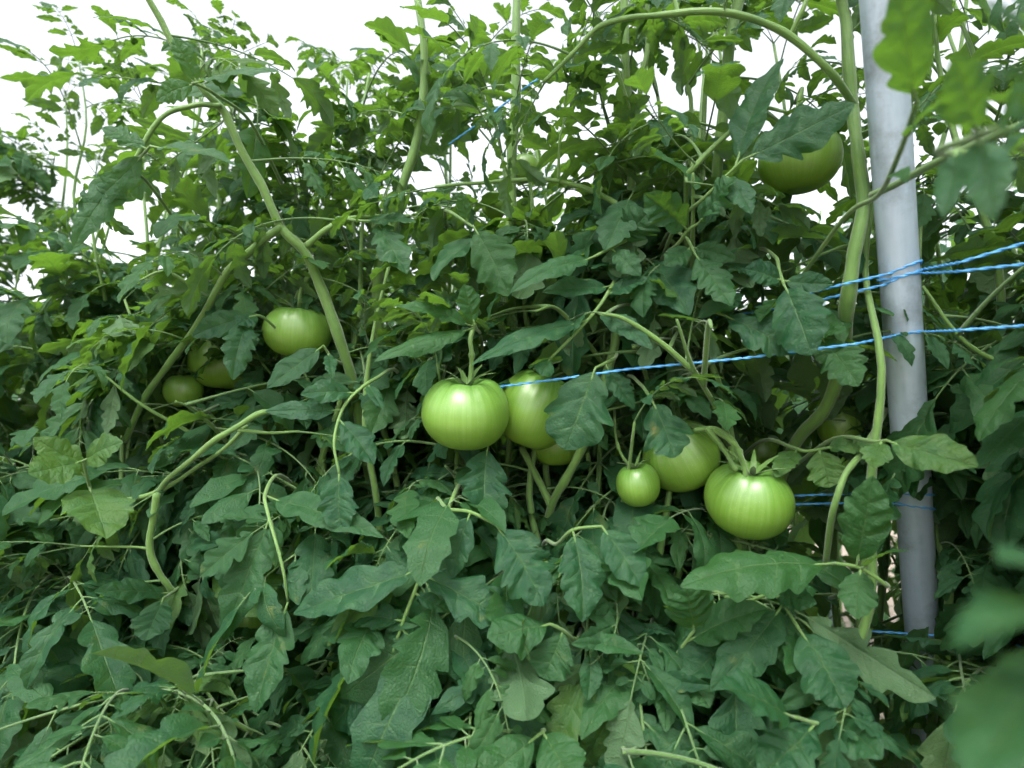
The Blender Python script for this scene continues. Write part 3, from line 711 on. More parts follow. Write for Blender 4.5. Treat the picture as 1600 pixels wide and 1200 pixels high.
def build_plant(s, n, height, label, rng, n_leaf, lo=0.64, hero=True, top=0.0):
    e = empty('tomato_plant', row(s, n, 0.0))
    tag(e, label, 'tomato plant', GROUP)
    stems = []
    for k in range(rng.choice((3, 4))):
        sa, na = s + rng.uniform(-0.05, 0.05), n + rng.uniform(-0.04, 0.04)
        tgt_s, tgt_n = s + rng.uniform(-0.26, 0.26), n + rng.uniform(-0.22, -0.02)
        hgt = height * rng.uniform(0.82, 1.04)
        for attempt in range(14):
          pts = []
          m = 13
          for i in range(m):
            t = i / (m - 1)
            q = t ** 0.9
            pts.append(row(sa + (tgt_s - sa) * q + rng.uniform(-0.022, 0.022) * (i > 0), na + (tgt_n - na) * q + rng.uniform(-0.022, 0.022) * (i > 0), hgt * t))
          spx, spy, sdp = project(smooth_path(pts, 12))
          if not any(((((spx - cx) / (hx + 8)) ** 2 + ((spy - cy) / (hy + 8)) ** 2 < 1) & (sdp < dk) & (sdp > 0)).any() for cx, cy, hx, hy, dk in KEEP[:18]): break
          tgt_s, tgt_n = s + rng.uniform(-0.26, 0.26), n + rng.uniform(-0.22, -0.02)
        mb = MB()
        tube(mb, pts, [0.0075, 0.0068, 0.0058, 0.0045, 0.0022], sides=8, sub=4, bumps=0.13, rng=rng)
        link('stem', mb.mesh('stem', [M_STEM]), e)
        stems.append(smooth_path(pts, 8))
        # two or three side shoots
        for j in range(rng.choice((2, 3))):
            b = stems[k][int(rng.uniform(0.3, 0.85) * (len(stems[k]) - 1))]
            az = rng.gauss(0, 1.0)
            dv = np.array(RN * math.cos(az) + RD * math.sin(az))
            l = rng.uniform(0.10, 0.22)
            sp = [b, b + dv * l * 0.35 + [0, 0, l * 0.3], b + dv * l * 0.75 + [0, 0, l * 0.55], b + dv * l + [0, 0, l * rng.uniform(0.4, 1.0)]]
            P = smooth_path(sp, 6)
            if not allowed(P): continue
            mb = MB()
            tube(mb, sp, [0.0036, 0.003, 0.0016], sides=6, sub=5)
            link('side_shoot', mb.mesh('side_shoot', [M_STEM]), e)
            stems.append(P)
    extra = int(n_leaf * 0.5) if hero else 0      # beyond the hundred that show: the far side of the plant, one mesh
    made = tries = 0
    tips = [S[-1] for S in stems for _ in range(4 if len(S) > 60 else 1)]
    fol = MB()
    while made < n_leaf + extra and tries < n_leaf * 14:
        tries += 1
        tipped = tries <= len(tips)
        S = rng.choice(stems)
        p = tips[tries - 1] if tipped else S[rng.randrange(len(S))]
        if made < n_leaf and p[2] < lo: continue
        if made >= n_leaf and not 0.2 < p[2] < 1.3: continue
        if not tipped and top and rng.random() < top and p[2] < 1.2: continue
        # leaves point away from the middle of the row, more to its two faces than along it
        side = 1 if rng.random() < (0.85 if made < n_leaf else 0.25) else -1
        az = rng.gauss(0, 0.8) if not tipped else rng.uniform(-3.1, 3.1)
        d = RN * side * math.cos(az) + RD * math.sin(az)
        d = Vector((d.x, d.y, 0)).normalized()
        el = rng.gauss(0.25, 0.35)
        if p[2] > height - 0.35: el += 0.45
        x = (d * math.cos(el) + Vector((0, 0, math.sin(el)))).normalized()
        pool = (LEAF_HANG if rng.random() < (0.75 if p[2] < 1.25 else 0.45) else LEAF_WIDE) if hero else LEAF_MID
        me, samp = rng.choice(pool)
        roll = rng.gauss(0, 0.35)
        z0 = Vector((0, 0, 1))
        y = z0.cross(x).normalized(); z = x.cross(y).normalized()
        R = Matrix((x, y, z)).transposed().to_4x4() @ Matrix.Rotation(roll, 4, 'X')
        sc = rng.uniform(0.72, 1.12) * (0.8 if p[2] > height - 0.2 else 0.95 if p[2] > 1.4 else 1.0)
        if tipped: sc = rng.uniform(0.35, 0.6)
        elif tries % 3 == 2: sc *= 0.55
        M = Matrix.Translation(Vector(p)) @ R @ Matrix.Scale(sc, 4)
        W = samp @ np.array(M.to_3x3()).T + np.array(M.translation)
        if W[:, 2].min() < 0.05 or not allowed(W): continue
        if made < n_leaf: put('leaf', me, e, M)
        else:
            m = rng.choice(MID_RAW); A = np.array(M)
            fol.v.append(np.concatenate(m.v) @ A[:3, :3].T + A[:3, 3]); fol.f.append(np.concatenate(m.f) + fol.n)
            fol.uv.append(np.concatenate(m.uv)); fol.mi.append(np.concatenate(m.mi)); fol.n += len(fol.v[-1])
        made += 1
    if fol.n:
        tag(link('foliage', fol.mesh('foliage', [M_LEAF, M_STALK]), e), kind='stuff')
    PLANTS.append((e, s, stems))
    return e

rp = random.Random(5)
SPEC = [
    (-0.62, 0.05, 1.85, 'tomato plant past the right edge, its blurred leaves close to the camera', 60),
    (-0.20, -0.10, 1.92, 'tomato plant just right of and behind the galvanised post', 90),
    (0.10, -0.06, 1.95, 'tomato plant with a thick dark stem directly left of the steel post', 98),
    (0.34, -0.03, 1.95, 'tomato plant with the two glossy tomatoes low beside the post', 98),
    (0.58, 0.00, 1.86, 'tomato plant in the middle carrying the pair of large pale tomatoes', 98),
    (0.84, 0.00, 1.74, 'bushy tomato plant with drooping leaves left of the pale tomato pair', 98),
    (1.10, 0.02, 1.84, 'tomato plant with a long pale stem leaning to the upper left', 98),
    (1.42, 0.00, 1.98, 'tomato plant with two shaded tomatoes at the left of the picture', 90),
    (1.78, 0.00, 1.86, 'smaller looking tomato plant next to the one with shaded fruit', 80),
    (2.20, 0.00, 1.74, 'tomato plant near the left edge with one small pale fruit', 60),
]
for s, n, h, lab, nlf in SPEC:
    build_plant(s, n, h, lab, rp, nlf)
for s, n, h, lab, nlf in [
    (-0.02, -0.18, 1.45, 'low bushy tomato plant squeezed in directly behind the steel post', 98),
    (0.22, -0.16, 1.50, 'low bushy tomato plant behind the small bright green tomato', 98),
    (0.46, -0.16, 1.50, 'low bushy tomato plant behind the large pale tomato pair', 98),
    (0.71, -0.16, 1.48, 'low bushy tomato plant left of the large pale tomato pair', 98),
    (0.97, -0.16, 1.50, 'low bushy tomato plant behind the bright flattened tomato', 98),
    (1.27, -0.15, 1.50, 'low bushy tomato plant behind the forked shoot on the left', 98)]:
    build_plant(s, n, h, lab, rp, nlf)
for s, n, h, lab, nlf in [
    (0.17, 0.05, 1.46, 'tomato plant with hanging leaves in front, just under the yellowish low tomato', 98),
    (0.40, 0.05, 1.50, 'tomato plant with hanging leaves in front, under the small bright green tomato', 98),
    (0.65, 0.05, 1.50, 'tomato plant with hanging leaves in front, under the large pale tomato pair', 98),
    (0.92, 0.06, 1.55, 'tomato plant with hanging leaves in front, crossed by the long pale stem', 98),
    (1.22, 0.06, 1.60, 'tomato plant with hanging leaves in front, around the forked shoot', 98),
    (1.56, 0.04, 1.60, 'tomato plant with small leaves in front of the left end of the row', 98),
    (1.02, -0.12, 2.12, 'tall tomato plant reaching the top of the picture behind the leaning pale stem', 90),
    (1.32, -0.10, 2.15, 'tall tomato plant reaching the top left of the picture', 98),
    (1.66, -0.10, 2.10, 'tall tomato plant at the top left corner of the picture', 98)]:
    build_plant(s, n, h, lab, rp, nlf, top=0.7 if h > 2 else 0.0)
for s, n, h, lab, nlf in [
    (-0.30, -0.36, 2.05, 'tall tomato plant at the back of the row behind the steel post', 95),
    (0.04, -0.34, 2.05, 'tall tomato plant at the back of the row, left of the post top', 70),
    (0.34, -0.32, 2.05, 'tall tomato plant at the back of the row under the high arching shoot', 66),
    (0.62, -0.34, 1.98, 'tall tomato plant at the back of the row above the pale tomato pair', 66),
    (0.92, -0.32, 1.90, 'tall tomato plant at the back of the row left of the twin vertical stems', 80),
    (1.24, -0.30, 1.98, 'tall tomato plant at the back of the row behind the leaning pale stem', 98),
    (1.60, -0.30, 1.82, 'tomato plant at the back of the row behind the two shaded tomatoes', 80),
    (2.05, -0.30, 1.82, 'tomato plant at the back of the row near the left edge', 60)]:
    build_plant(s, n, h, lab, rp, nlf, top=0.6)
for i, s in enumerate((2.7, 3.25, 3.8, 4.4)):
    build_plant(s, 0.0, 1.55, ['distant tomato plant of the row beyond the small pale fruit', 'second distant tomato plant down the row at the far left',
                'third distant tomato plant down the row at the far left', 'last distant tomato plant of the row at the far left'][i], rp, 45, hero=False)

def near_plant(x, y, h, label, n_leaf, seed, xmax):
    rng = random.Random(seed)
    e = empty('tomato_plant', Vector((x, y, 0)))
    tag(e, label, 'tomato plant', GROUP)
    pts_all = []
    stems = []
    for k in range(3):
        sx = x + rng.uniform(-0.06, 0.06); sy = y + (k - 1) * 0.10
        pts = [(x + (sx - x) * min(1, i / 2), y + (sy - y) * min(1, i / 2), h * i / 7) for i in range(8)]
        mb = MB(); tube(mb, pts, [0.008, 0.007, 0.005, 0.002], sides=8, sub=4)
        link('stem', mb.mesh('stem', [M_STEM]), e)
        stems.append(smooth_path(pts, 8))
    made = tries = 0
    while made < n_leaf and tries < n_leaf * 12:
        tries += 1
        S = rng.choice(stems); p = S[rng.randrange(len(S))]
        if p[2] < 0.6: continue
        az = rng.uniform(0, 6.28)
        el = rng.gauss(0.2, 0.3)
        X = Vector((math.cos(az) * math.cos(el), math.sin(az) * math.cos(el), math.sin(el)))
        Y = Vector((0, 0, 1)).cross(X).normalized(); Z = X.cross(Y)
        me, samp = rng.choice(LEAF_WIDE + LEAF_HANG)
        M = Matrix.Translation(Vector(p)) @ Matrix((X, Y, Z)).transposed().to_4x4() @ Matrix.Rotation(rng.gauss(0, .3), 4, 'X') @ Matrix.Scale(rng.uniform(0.6, 0.95), 4)
        W = samp @ np.array(M.to_3x3()).T + np.array(M.translation)
        if np.linalg.norm(W - np.array(CAM), axis=1).min() < 0.16: continue
        px, py, d = project(W)
        inn = (d > 0.02) & (py > -60) & (py < 1260)
        if x < 0 and (inn & (px > xmax)).any(): continue
        if x > 0 and (inn & (px < xmax)).any(): continue
        put('leaf', me, e, M); made += 1
    return e, np.concatenate(stems)
NEAR_R = near_plant(0.60, 0.40, 1.75, 'out-of-focus tomato plant close to the camera at the right edge', 60, 9, 1500)

def nearest_plant(P):
    c = sum((Vector(p) for p in P), Vector()) / len(P)
    return min(PLANTS, key=lambda q: (Vector((q[0].location.x, q[0].location.y, 0)) - Vector((c.x, c.y, 0))).length)

rh = random.Random(3)
for pts, r0, r1 in HERO_STEMS:
    e = nearest_plant(pts)[0]
    mb = MB()
    Q = smooth_path(pts, 8)
    for k in range(3):      # small kinks at the nodes
        nk = len(Q) // 6 + 2
        off = np.array([[rh.uniform(-1, 1) for _ in range(3)] for _ in range(nk)]) * max(r0, r1) * 0.35
        off[0] = off[-1] = 0
        Q[:, k] += np.interp(np.arange(len(Q)), np.linspace(0, len(Q) - 1, nk), off[:, k])
    tube(mb, Q, list(np.linspace(r0, r1, 4)), sides=12, path=False, bumps=0.12, rng=rh)
    link('stem' if max(r0, r1) > 0.006 else 'side_shoot', mb.mesh('stem', [M_STEM]), e)
    if max(r0, r1) >= 0.0044:
        Q = smooth_path(pts, 8)
        acc = 0
        for i in range(2, len(Q) - 2):
            acc += np.linalg.norm(Q[i] - Q[i - 1])
            if acc < 0.055: continue
            acc = 0
            for _ in range(7):
                az = rh.uniform(0, 6.28); el = rh.uniform(-0.1, 0.7)
                X = Vector((math.cos(az) * math.cos(el), math.sin(az) * math.cos(el), math.sin(el)))
                Y = Vector((0, 0, 1)).cross(X).normalized(); Z = X.cross(Y)
                me, samp = rh.choice(LEAF_WIDE + LEAF_HANG)
                M = Matrix.Translation(Vector(Q[i])) @ Matrix((X, Y, Z)).transposed().to_4x4() @ Matrix.Rotation(rh.gauss(0, .4), 4, 'X') @ Matrix.Scale(rh.uniform(0.45, 0.85), 4)
                Wp = samp @ np.array(M.to_3x3()).T + np.array(M.translation)
                if allowed(Wp[5:]):
                    put('leaf', me, e, M); break
    ex, ey, _d = project(np.array([tuple(pts[-1])]))
    if min(r0, r1) <= 0.0031 and not (1120 < ex[0] < 1190 and 700 < ey[0] < 780):
        a, b = (pts[-1], pts[-2]) if r1 < r0 else (pts[0], pts[1])
        if r1 == r0: a, b = pts[0], pts[1]
        X = (a - b).normalized(); Y = Vector((0, 0, 1)).cross(X)
        if Y.length < 0.2: continue
        Y.normalize(); Z = X.cross(Y)
        for k in range(2):
            me = rh.choice(LEAF_WIDE)[0]
            put('leaf', me, e, Matrix.Translation(a - X * 0.004) @ Matrix((X, Y, Z)).transposed().to_4x4() @ Matrix.Rotation(rh.uniform(-.5, .5), 4, 'Z') @ Matrix.Rotation(rh.uniform(-.6, .6), 4, 'X') @ Matrix.Rotation(rh.uniform(-0.2, 0.2), 4, 'Y') @ Matrix.Scale(rh.uniform(0.35, 0.6), 4))

for rach, lfs, r, tail in HERO_LEAVES:
    W = [at(*p) for p in rach]
    e = nearest_plant(W)[0]
    mb = MB()
    near = W[0].y < 0.45 and (W[0] - CAM).length < 0.5
    if near:        # its stalk comes from the plant standing just outside the picture
        src = NEAR_R
        e = src[0]
        q = min(src[1], key=lambda v: (Vector(v) - W[0]).length)
        back = [Vector(q), Vector(q).lerp(W[0], 0.6) + Vector((0, 0, 0.02))]
    else:
        back = [W[0] + (W[0] - W[1]).normalized() * 0.03 + FW * 0.16 + Vector((0, 0, -0.05)), W[0] + (W[0] - W[1]).normalized() * 0.025 + FW * 0.05]
    P = smooth_path(W, 6)
    path = smooth_path(back + W, 6)
    tube(mb, path, [r * 1.2, r, r * 0.7], sides=8, mi=1, path=False)
    for (t, tx, ty, td, wd, roll, kw) in lfs:
        b = P[min(len(P) - 1, int(t * (len(P) - 1)))]
        tip = np.array(at(tx, ty, td))
        dirn = tip - b
        L = np.linalg.norm(dirn); dirn /= L
        st = 0.12 * L
        if L > 0.03: tube(mb, [b, b + dirn * st, b + dirn * (st + L * 0.04)], [r * 0.6, r * 0.5, r * 0.25], sides=6, mi=1, sub=3)
        tocam = -np.array(b - np.array(CAM)); tocam /= np.linalg.norm(tocam)
        sidev = np.cross(dirn, tocam)
        z = tocam * 0.9 + np.array([0, 0, 0.32]) + sidev * rh.uniform(-0.3, 0.3) + np.array([0, 0, roll])
        k = dict(nu=44, nv=14, nl=4.3, dep=0.35, fold=rh.uniform(0.1, 0.35), curl=rh.uniform(0.05, 0.35), droop=rh.uniform(0.25, 0.6), twist=rh.uniform(-0.3, 0.3), ripple=1.3)
        k.update(kw)
        dr = k['droop']
        # aim a little up so that the drooping tip comes back to its place
        o, R = frame(b + dirn * st, dirn, z)
        aim = R @ np.array([math.cos(dr * 0.42), 0, math.sin(dr * 0.42)])
        add_leaflet(mb, b + dirn * st, aim, R[:, 2], (L - st) * (1 + 0.06 * dr), wd, rh, **k)
    put('leaf', mb.mesh('leaf', [M_LEAF, M_STEM]), e, Matrix.Identity(4))

# ------------------------------------------------------------------ tomatoes
def tomato_mesh(rw, rh_, rng, ribs, rib_amp, lop=0.0):
    nu, nv = 40, 96
    t = np.linspace(0, math.pi, nu + 1)
    a = np.linspace(0, 2 * math.pi, nv, endpoint=False)
    T, A = np.meshgrid(t, a, indexing='ij')
    # profile: oblate, shoulders higher than the stalk dimple
    R = np.sin(T) ** 0.80
    Z = np.sign(np.cos(T)) * np.abs(np.cos(T)) ** np.where(T > 1.57, 1.05, 0.92)
    dim = np.exp(-(R / 0.33) ** 2)
    Z = Z - np.where(T < 1.57, 0.34 * dim, -0.07 * dim)
    ph = [rng.uniform(0, 6.28) for _ in range(4)]
    rib = (0.5 + 0.22 * np.sin(A * 1.0 + ph[3]) + 0.12 * np.sin(3 * A + ph[1])) * np.abs(np.sin(ribs / 2 * A + ph[0] + 1.1 * np.sin(A + ph[1]) + 0.5 * np.sin(2 * A + ph[2]))) ** 0.8 + 0.25 * np.sin(ribs * 0.6 * A // 1 * 0 + 2 * A + ph[2])
    fall = np.clip(np.cos(T * 0.8), 0, 1) ** 2
    R2 = R * (1 - rib_amp * (1 - rib) * fall * np.clip(R * 2, 0, 1) - 0.03 * np.cos(2 * A + ph[3]) + lop * np.cos(A + ph[1]) * np.sin(T))
    Z2 = Z + rib_amp * 0.55 * (rib - 0.5) * fall * np.clip(R * 2.2, 0, 1) + lop * 0.5 * np.cos(A + ph[2]) * np.sin(T)
    V = np.stack([R2 * np.cos(A) * rw, R2 * np.sin(A) * rw, Z2 * rh_], 2).reshape(-1, 3)
    UV = np.stack([A / 6.2832 * 12, T / math.pi], 2).reshape(-1, 2)
    i, j = np.meshgrid(np.arange(nu), np.arange(nv), indexing='ij')
    i = i.ravel(); j = j.ravel(); k = (j + 1) % nv
    Fc = np.stack([i * nv + j, (i + 1) * nv + j, (i + 1) * nv + k, i * nv + k], 1)
    mb = MB(); mb.add(V, Fc, UV)
    return mb.mesh('fruit', [M_FRUIT])

def calyx_mesh(rw, rh_, rng):
    mb = MB()
    n = rng.choice((5, 6, 6))
    z0 = rh_ * 0.66
    for k in range(n):
        a = 2 * math.pi * k / n + rng.uniform(-0.2, 0.2)
        l = rw * rng.uniform(0.62, 0.95)
        lift = rng.uniform(0.0, 0.5)
        pts, wd = [], []
        m = 10
        for i in range(m + 1):
            t = i / m
            rr = l * t
            z = z0 + rh_ * (0.30 * math.sin(min(1, t * 1.5) * 1.57)) + lift * l * t * t * 0.7 + 0.002
            pts.append((rr, z)); wd.append(rw * 0.085 * (1 - t) ** 0.6 * (0.6 + 1.2 * t * (1 - t)) + 0.0003)
        V, Fc = [], []
        for i, ((rr, z), ww) in enumerate(zip(pts, wd)):
            for s_, dz in ((-1, 0.0008), (0, 0), (1, 0.0008)):
                x, y = rr, s_ * ww
                V.append((x * math.cos(a) - y * math.sin(a), x * math.sin(a) + y * math.cos(a), z + dz))
        for i in range(m):
            for q in (0, 1):
                Fc.append((i * 3 + q, (i + 1) * 3 + q, (i + 1) * 3 + q + 1, i * 3 + q + 1))
        mb.add(V, Fc, None, 0)
    return mb.mesh('calyx', [M_STEM])

rt = random.Random(21)
def tomato(px, py, wpx, hpx, d, label, tilt=(0, 0), ribs=8, rib=0.10, stalk=None, lop=0.03, grp='green tomatoes hanging on the plants', knuckle=True):
    rw = wpx / 2 / F * d; rz = hpx / 2 / F * d * 1.02
    c = at(px, py, d + rw * 0.0)
    e = empty('tomato', c)
    tag(e, label, 'tomato', grp)
    R = Matrix.Rotation(tilt[0], 4, 'X') @ Matrix.Rotation(tilt[1], 4, 'Y') @ Matrix.Rotation(rt.uniform(0, 6.28), 4, 'Z')
    M = Matrix.Translation(c) @ R
    put('fruit', tomato_mesh(rw, rz, rt, ribs, rib, lop), e, M)
    put('calyx', calyx_mesh(rw, rz, rt), e, M)
    top = M @ Vector((0, 0, rz * 0.62))
    upv = (M.to_3x3() @ Vector((0, 0, 1))).normalized()
    if stalk is None:
        l = rw * 1.1
        pts = [top, top + upv * l * 0.5 + Vector((0, 0, 0.2 * l)), top + upv * l * 0.8 + Vector((rt.uniform(-.3, .3) * l, l * 0.3, l * 0.6)), top + Vector((rt.uniform(-.5, .5) * l, l * 1.0, l * 1.5))]
    else:
        pts = [top] + [at(*p) for p in stalk]
    mb = MB()
    rs = max(0.0016, rw * 0.055)
    Q = smooth_path(pts, 8)
    n = len(Q)
    rr = np.full(n, rs)
    rr[0:2] = rs * 1.25
    kq = n // 2
    rr[kq - 1:kq + 2] = [rs * 1.25, rs * 1.55, rs * 1.2]        # the joint of the fruit stalk
    tube(mb, Q, list(rr), sides=10, path=False)
    link('stalk', mb.mesh('stalk', [M_STEM]), e)
    return e

tomato(729, 644, 141, 112, 0.745, 'large pale green tomato on an upright stalk, left one of the middle pair', (0.30, 0.02), 7, 0.15, [(735, 590, 0.745), (737, 555, 0.745), (735, 530, 0.75), (742, 505, 0.76)])
tomato(838, 640, 122, 122, 0.80, 'large pale green tomato with blue twine across it, right one of the middle pair', (0.1, 0.35), 8, 0.14, [(835, 585, 0.80), (850, 560, 0.83), (880, 540, 0.88)])
tomato(868, 692, 84, 70, 0.86, 'dark shaded tomato peeping out under the right one of the middle pair', (0.1, 0), 7, 0.08)
tomato(1064, 712, 118, 104, 0.775, 'ribbed glossy green tomato half covered by a lobed leaf', (0.3, -0.5), 9, 0.20, [(1055, 672, 0.77), (1075, 665, 0.76), (1100, 668, 0.73)])
tomato(998, 757, 70, 66, 0.745, 'small round bright green tomato beside the ribbed one', (0.2, -0.2), 6, 0.05, [(972, 712, 0.75), (962, 680, 0.78), (960, 640, 0.82)])
tomato(1170, 780, 134, 112, 0.715, 'large yellowish green tomato low on a forked stalk, right of the ribbed one', (0.38, 0.03), 7, 0.15, [(1165, 735, 0.70), (1155, 705, 0.69), (1140, 688, 0.69), (1115, 672, 0.71)])
tomato(466, 518, 102, 80, 0.93, 'bright yellow green flattened tomato beside the long pale stem', (0.2, 0.1), 8, 0.08)
tomato(350, 566, 104, 84, 1.03, 'dark shaded tomato behind a hanging leaf on the left', (0.1, 0.1), 7, 0.08)
tomato(287, 610, 56, 52, 1.00, 'small dull green tomato just left of the dark shaded one', (0.1, -0.1), 6, 0.05)
tomato(35, 646, 48, 30, 1.45, 'tiny looking pale tomato at the far left edge', (0.1, 0), 6, 0.05)
tomato(1247, 250, 122, 100, 0.745, 'green tomato high up behind a broad pale leaf, near the steel post', (0.1, 0), 7, 0.05)
tomato(1153, 575, 27, 25, 1.30, 'tiny yellow green tomato far behind, just below the blue twine', (0.1, 0), 6, 0.05)
tomato(1192, 706, 64, 60, 0.93, 'shaded tomato behind the forked fruit stalk', (0.1, 0), 7, 0.06)
tomato(1314, 664, 72, 72, 0.84, 'shaded round tomato beside the steel post under a hanging leaf', (0.1, 0.1), 7, 0.06)
tomato(388, 962, 78, 84, 0.92, 'shaded tomato low on the left half hidden by long drooping leaves', (0.1, 0), 8, 0.12)
tomato(771, 322, 38, 46, 1.05, 'small yellowish tomato in the gap beside a vertical stem', (0.1, 0), 6, 0.05)
tomato(818, 264, 52, 42, 0.92, 'pale tomato high in the middle just above the thin arching shoot', (0.1, 0), 6, 0.05)
tomato(967, 690, 84, 70, 0.92, 'very dark shaded tomato deep behind the small bright green one', (0.1, 0), 7, 0.06)
tomato(532, 1036, 44, 52, 0.86, 'yellow green tomato low in the middle mostly covered by a leaf', (0.1, 0), 6, 0.05)
tomato(213, 792, 40, 26, 1.0, 'pale sliver of a tomato below the forked shoot on the left', (0.1, 0), 6, 0.05)

# ------------------------------------------------------------------ posts
def post(px1, py1, px2, py2, d1, d2, r, label, zt, grp=None):
    a, b = at(px1, py1, d1), at(px2, py2, d2)
    u = (a - b).normalized()
    if u.z < 0: u = -u
    base = b - u * (b.z + 0.05) / u.z
    top = b + u * ((zt - b.z) / u.z)
    mb = MB()
    n = 40
    L = (top - base).length
    # a steel tube with a wall: outside, rim, inside
    prof = [(r * 0.9, L - 0.25), (r * 0.9, L), (r, L - 0.002), (r, L - 0.004)] + [(r, L * k / 12) for k in range(11, -1, -1)]
    a_ = np.linspace(0, 2 * math.pi, n, endpoint=False)
    V = np.array([(rr * math.cos(x), rr * math.sin(x), z) for rr, z in prof for x in a_])
    Fc = np.array([(i * n + j, (i + 1) * n + j, (i + 1) * n + (j + 1) % n, i * n + (j + 1) % n) for i in range(len(prof) - 1) for j in range(n)])
    mb.add(V, Fc[:, ::1])
    me = mb.mesh('post', [M_METAL])
    o = bpy.data.objects.new('trellis_post', me)
    COL.objects.link(o)
    o.matrix_world = Matrix.Translation(base) @ u.to_track_quat('Z', 'Y').to_matrix().to_4x4()
    return tag(o, label, 'post', grp)
PG = 'galvanised trellis posts'
PR = 29.0 / F * 0.64
post(1378, 0, 1437, 930, 0.60, 0.78, PR, 'galvanised steel post with blue twine wound round it', 2.3, PG)
post(116, 190, 128, 420, 1.95, 1.95, 0.017, 'thin grey post far down the row at the left', 1.75, PG)
post(1277, 380, 1280, 470, 2.2, 2.2, 0.022, 'grey post of the row behind, seen through the leaves', 1.75, PG)

# ------------------------------------------------------------------ twine
def twine(pts, label, r=0.0009, world=False, grp='blue trellis twines'):
    W = pts if world else [at(*p) for p in pts]
    Q = np.array([tuple(p) for p in W])
    # resample evenly
    seg = np.linalg.norm(np.diff(Q, axis=0), axis=1)
    s = np.concatenate([[0], np.cumsum(seg)])
    n = min(2600, max(8, int(s[-1] / 0.0018)))
    S = np.linspace(0, s[-1], n)
    Q = np.stack([np.interp(S, s, Q[:, k]) for k in range(3)], 1)
    Q[2:-2] = (Q[:-4] + Q[1:-3] + Q[2:-2] + Q[3:-1] + Q[4:]) / 5
    T = np.gradient(Q, axis=0); T /= np.linalg.norm(T, axis=1)[:, None]
    u = np.cross(T, np.array([0.05, 0.1, 1.0])); u /= np.linalg.norm(u, axis=1)[:, None]
    v = np.cross(T, u)
    mb = MB()
    for k in (0, 1):
        ph = S / 0.012 * math.pi + k * math.pi
        tube(mb, Q + r * 0.75 * (np.cos(ph)[:, None] * u + np.sin(ph)[:, None] * v), r, sides=6, path=False)
    o = link('twine', mb.mesh('twine', [M_TWINE]))
    return tag(o, label, 'twine', grp)

PAX = lambda y: 1375 + y * 0.0625
PDEP = lambda y: 1 / (1 / 0.60 + (1 / 0.78 - 1 / 0.60) * y / 930)
def wind(y0, y1, turns, start, end):
    """points round the post between pixel rows y0 and y1"""
    pts = []
    n = int(turns * 12)
    for i in range(n + 1):
        t = i / n
        y = y0 + (y1 - y0) * t
        c = at(1378 + 59 * y / 930, y, PDEP(y))
        a = start + (end + turns * 0 - start) * t
        pts.append(c + Vector((math.cos(a), math.sin(a), 0)) * (PR + 0.0016))
    return pts
# angle 180 deg = left side of the post, 270 = front (towards the camera), 0/360 = right side
# lower twine: passes in front of the post
w1 = [at(700, 612, 0.88), at(790, 603, 0.75), at(884, 591, 0.715), at(980, 577, 0.705), at(1160, 560, 0.675), at(1340, 537, 0.64)]
w1 += wind(527, 522, 1, rad(225), rad(315)) + [at(1500, 516, 0.58), at(1600, 509, 0.56), at(1760, 498, 0.53), row(-1.2, 0.04, 1.25)]
twine(w1, 'blue twine running from the pale tomato pair past the front of the steel post', world=True)
w2 = [at(1010, 520, 0.92), at(1075, 503, 0.88), at(1240, 478, 0.74), at(1310, 462, 0.68)]
w2 += wind(447, 424, 1, rad(200), rad(340)) + [at(1500, 410, 0.58), at(1600, 380, 0.55), at(1750, 335, 0.52), row(-1.2, 0.04, 1.5)]
twine(w2, 'blue twine rising steeply to the right of the post above the others', world=True)
w3 = [at(1180, 480, 0.78), at(1310, 446, 0.66)]
w3 += wind(432, 412, 1, rad(215), rad(325))[:-1] + wind(412, 440, 1.6, rad(330), rad(330 + 230)) + wind(441, 432, 1, rad(205), rad(320)) + [at(1500, 424, 0.585), at(1600, 413, 0.56), at(1750, 398, 0.53), row(-1.2, 0.04, 1.42)]
twine(w3, 'blue twine looped round the post and nearly level to its right', world=True)
w4 = [at(1230, 775, 0.80), at(1360, 770, 0.74)] + wind(770, 772, 1, rad(200), rad(340))
twine(w4, 'upper one of two dim blue twines low on the post', world=True)
w5 = [at(1240, 788, 0.80), at(1360, 785, 0.74)] + wind(787, 795, 1, rad(200), rad(340))
twine(w5, 'lower one of two dim blue twines low on the post', world=True)
twine([at(1200, 985, 0.85), at(1330, 985, 0.82), at(1390, 988, 0.80), at(1560, 1000, 0.72), row(-1.2, 0.0, 0.70)], 'dark blue twine near the ground below the end of the post', world=True)
twine([at(700, 226, 0.93), at(759, 185, 0.90), at(830, 130, 0.86), at(880, 100, 0.84), at(934, 60, 0.82), at(951, 47, 0.82)], 'blue twine slanting up through the leaves near the top', world=True)

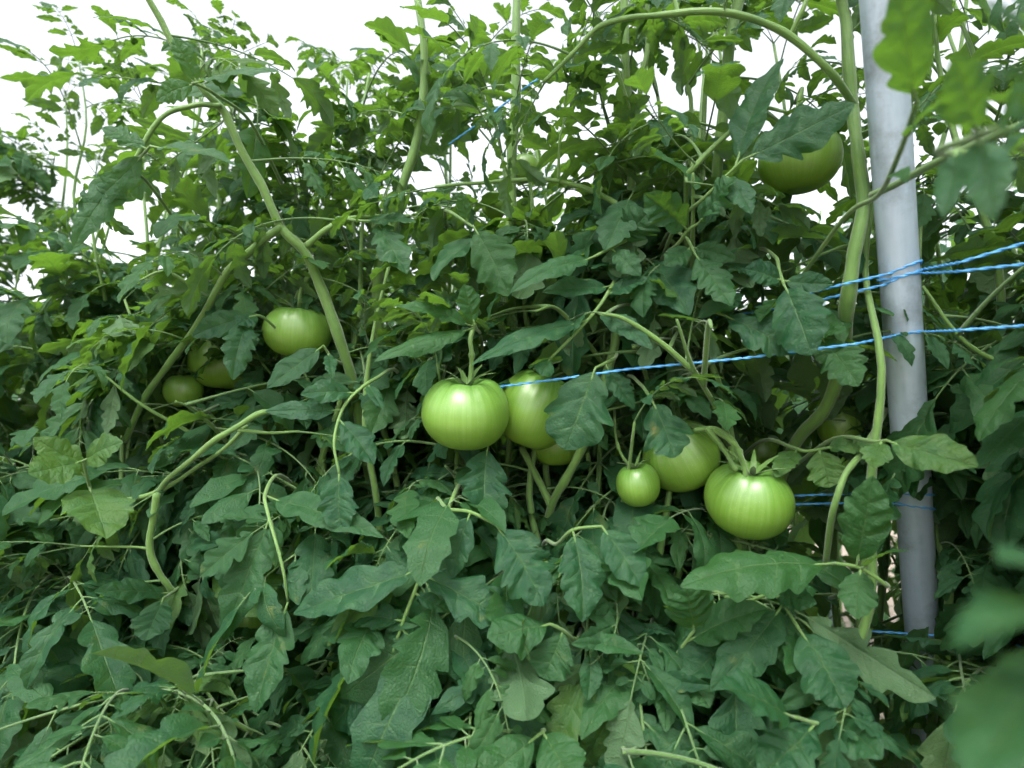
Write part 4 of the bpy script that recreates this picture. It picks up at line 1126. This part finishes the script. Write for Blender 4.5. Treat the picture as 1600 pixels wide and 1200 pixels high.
# ------------------------------------------------------------------ the rows behind
def foliage_plant(seed, n_leaf, height, spread):
    rng = random.Random(seed)
    shapes = [(np.concatenate(m.v), np.concatenate(m.f), np.concatenate(m.uv), np.concatenate(m.mi)) for m in MID_RAW]
    mb = MB()
    for k in range(n_leaf):
        z = height * (0.10 + 0.86 * rng.random() ** 0.85)
        az = rng.uniform(0, 6.28)
        rr = rng.uniform(0, spread)
        V, Fc, UV, MI = rng.choice(shapes)
        el = rng.gauss(0.2, 0.35) + (0.5 if z > height * 0.85 else 0)
        M = Matrix.Translation((rr * math.cos(az), rr * math.sin(az) * 0.6, z)) @ Matrix.Rotation(az + rng.gauss(0, 0.4), 4, 'Z') @ Matrix.Rotation(-el, 4, 'Y') @ Matrix.Rotation(rng.gauss(0, .4), 4, 'X') @ Matrix.Scale(rng.uniform(0.8, 1.15), 4)
        A = np.array(M)
        W = V @ A[:3, :3].T + A[:3, 3]
        mb.v.append(W); mb.f.append(Fc + mb.n); mb.uv.append(UV); mb.mi.append(MI); mb.n += len(V)
    fol = mb.mesh('foliage', [M_LEAF, M_STALK])
    st = MB()
    for k in range(3):
        x, y = rng.uniform(-0.1, 0.1), rng.uniform(-0.06, 0.06)
        tube(st, [(x * 0.3, y * 0.3, 0), (x, y, height * 0.4), (x * 1.5 + rng.uniform(-.05, .05), y * 1.5, height * 0.75), (x * 1.8, y * 2, height)], [0.009, 0.007, 0.003], sides=6, sub=5)
    return fol, st.mesh('stems', [M_STEM])
BGS = [foliage_plant(100 + k, 120, 1.85, 0.30) for k in range(3)]
rb = random.Random(8)
def bg_plant(s, n, label, grp):
    fol, st = BGS[rb.randrange(3)]
    e = empty('tomato_plant', row(s, n, 0))
    tag(e, label, 'tomato plant', grp)
    M = Matrix.Translation(e.location) @ Matrix.Rotation(rb.choice((0, math.pi)) - ROW_A + rb.uniform(-.2, .2), 4, 'Z') @ Matrix.Diagonal((1, 1, rb.uniform(0.9, 1.04), 1))
    put('foliage', fol, e, M); put('stem', st, e, M)
for i in range(15):
    bg_plant(-1.6 + i * 0.42, -1.3 + rb.uniform(-.06, .06), 'one of the leafy tomato plants in the row behind the first', 'tomato plants in the row behind')
for i in range(14):
    bg_plant(-3.2 + i * 0.62, -3.1 + rb.uniform(-.06, .06), 'one of the leafy tomato plants in the third row', 'tomato plants in the third row')
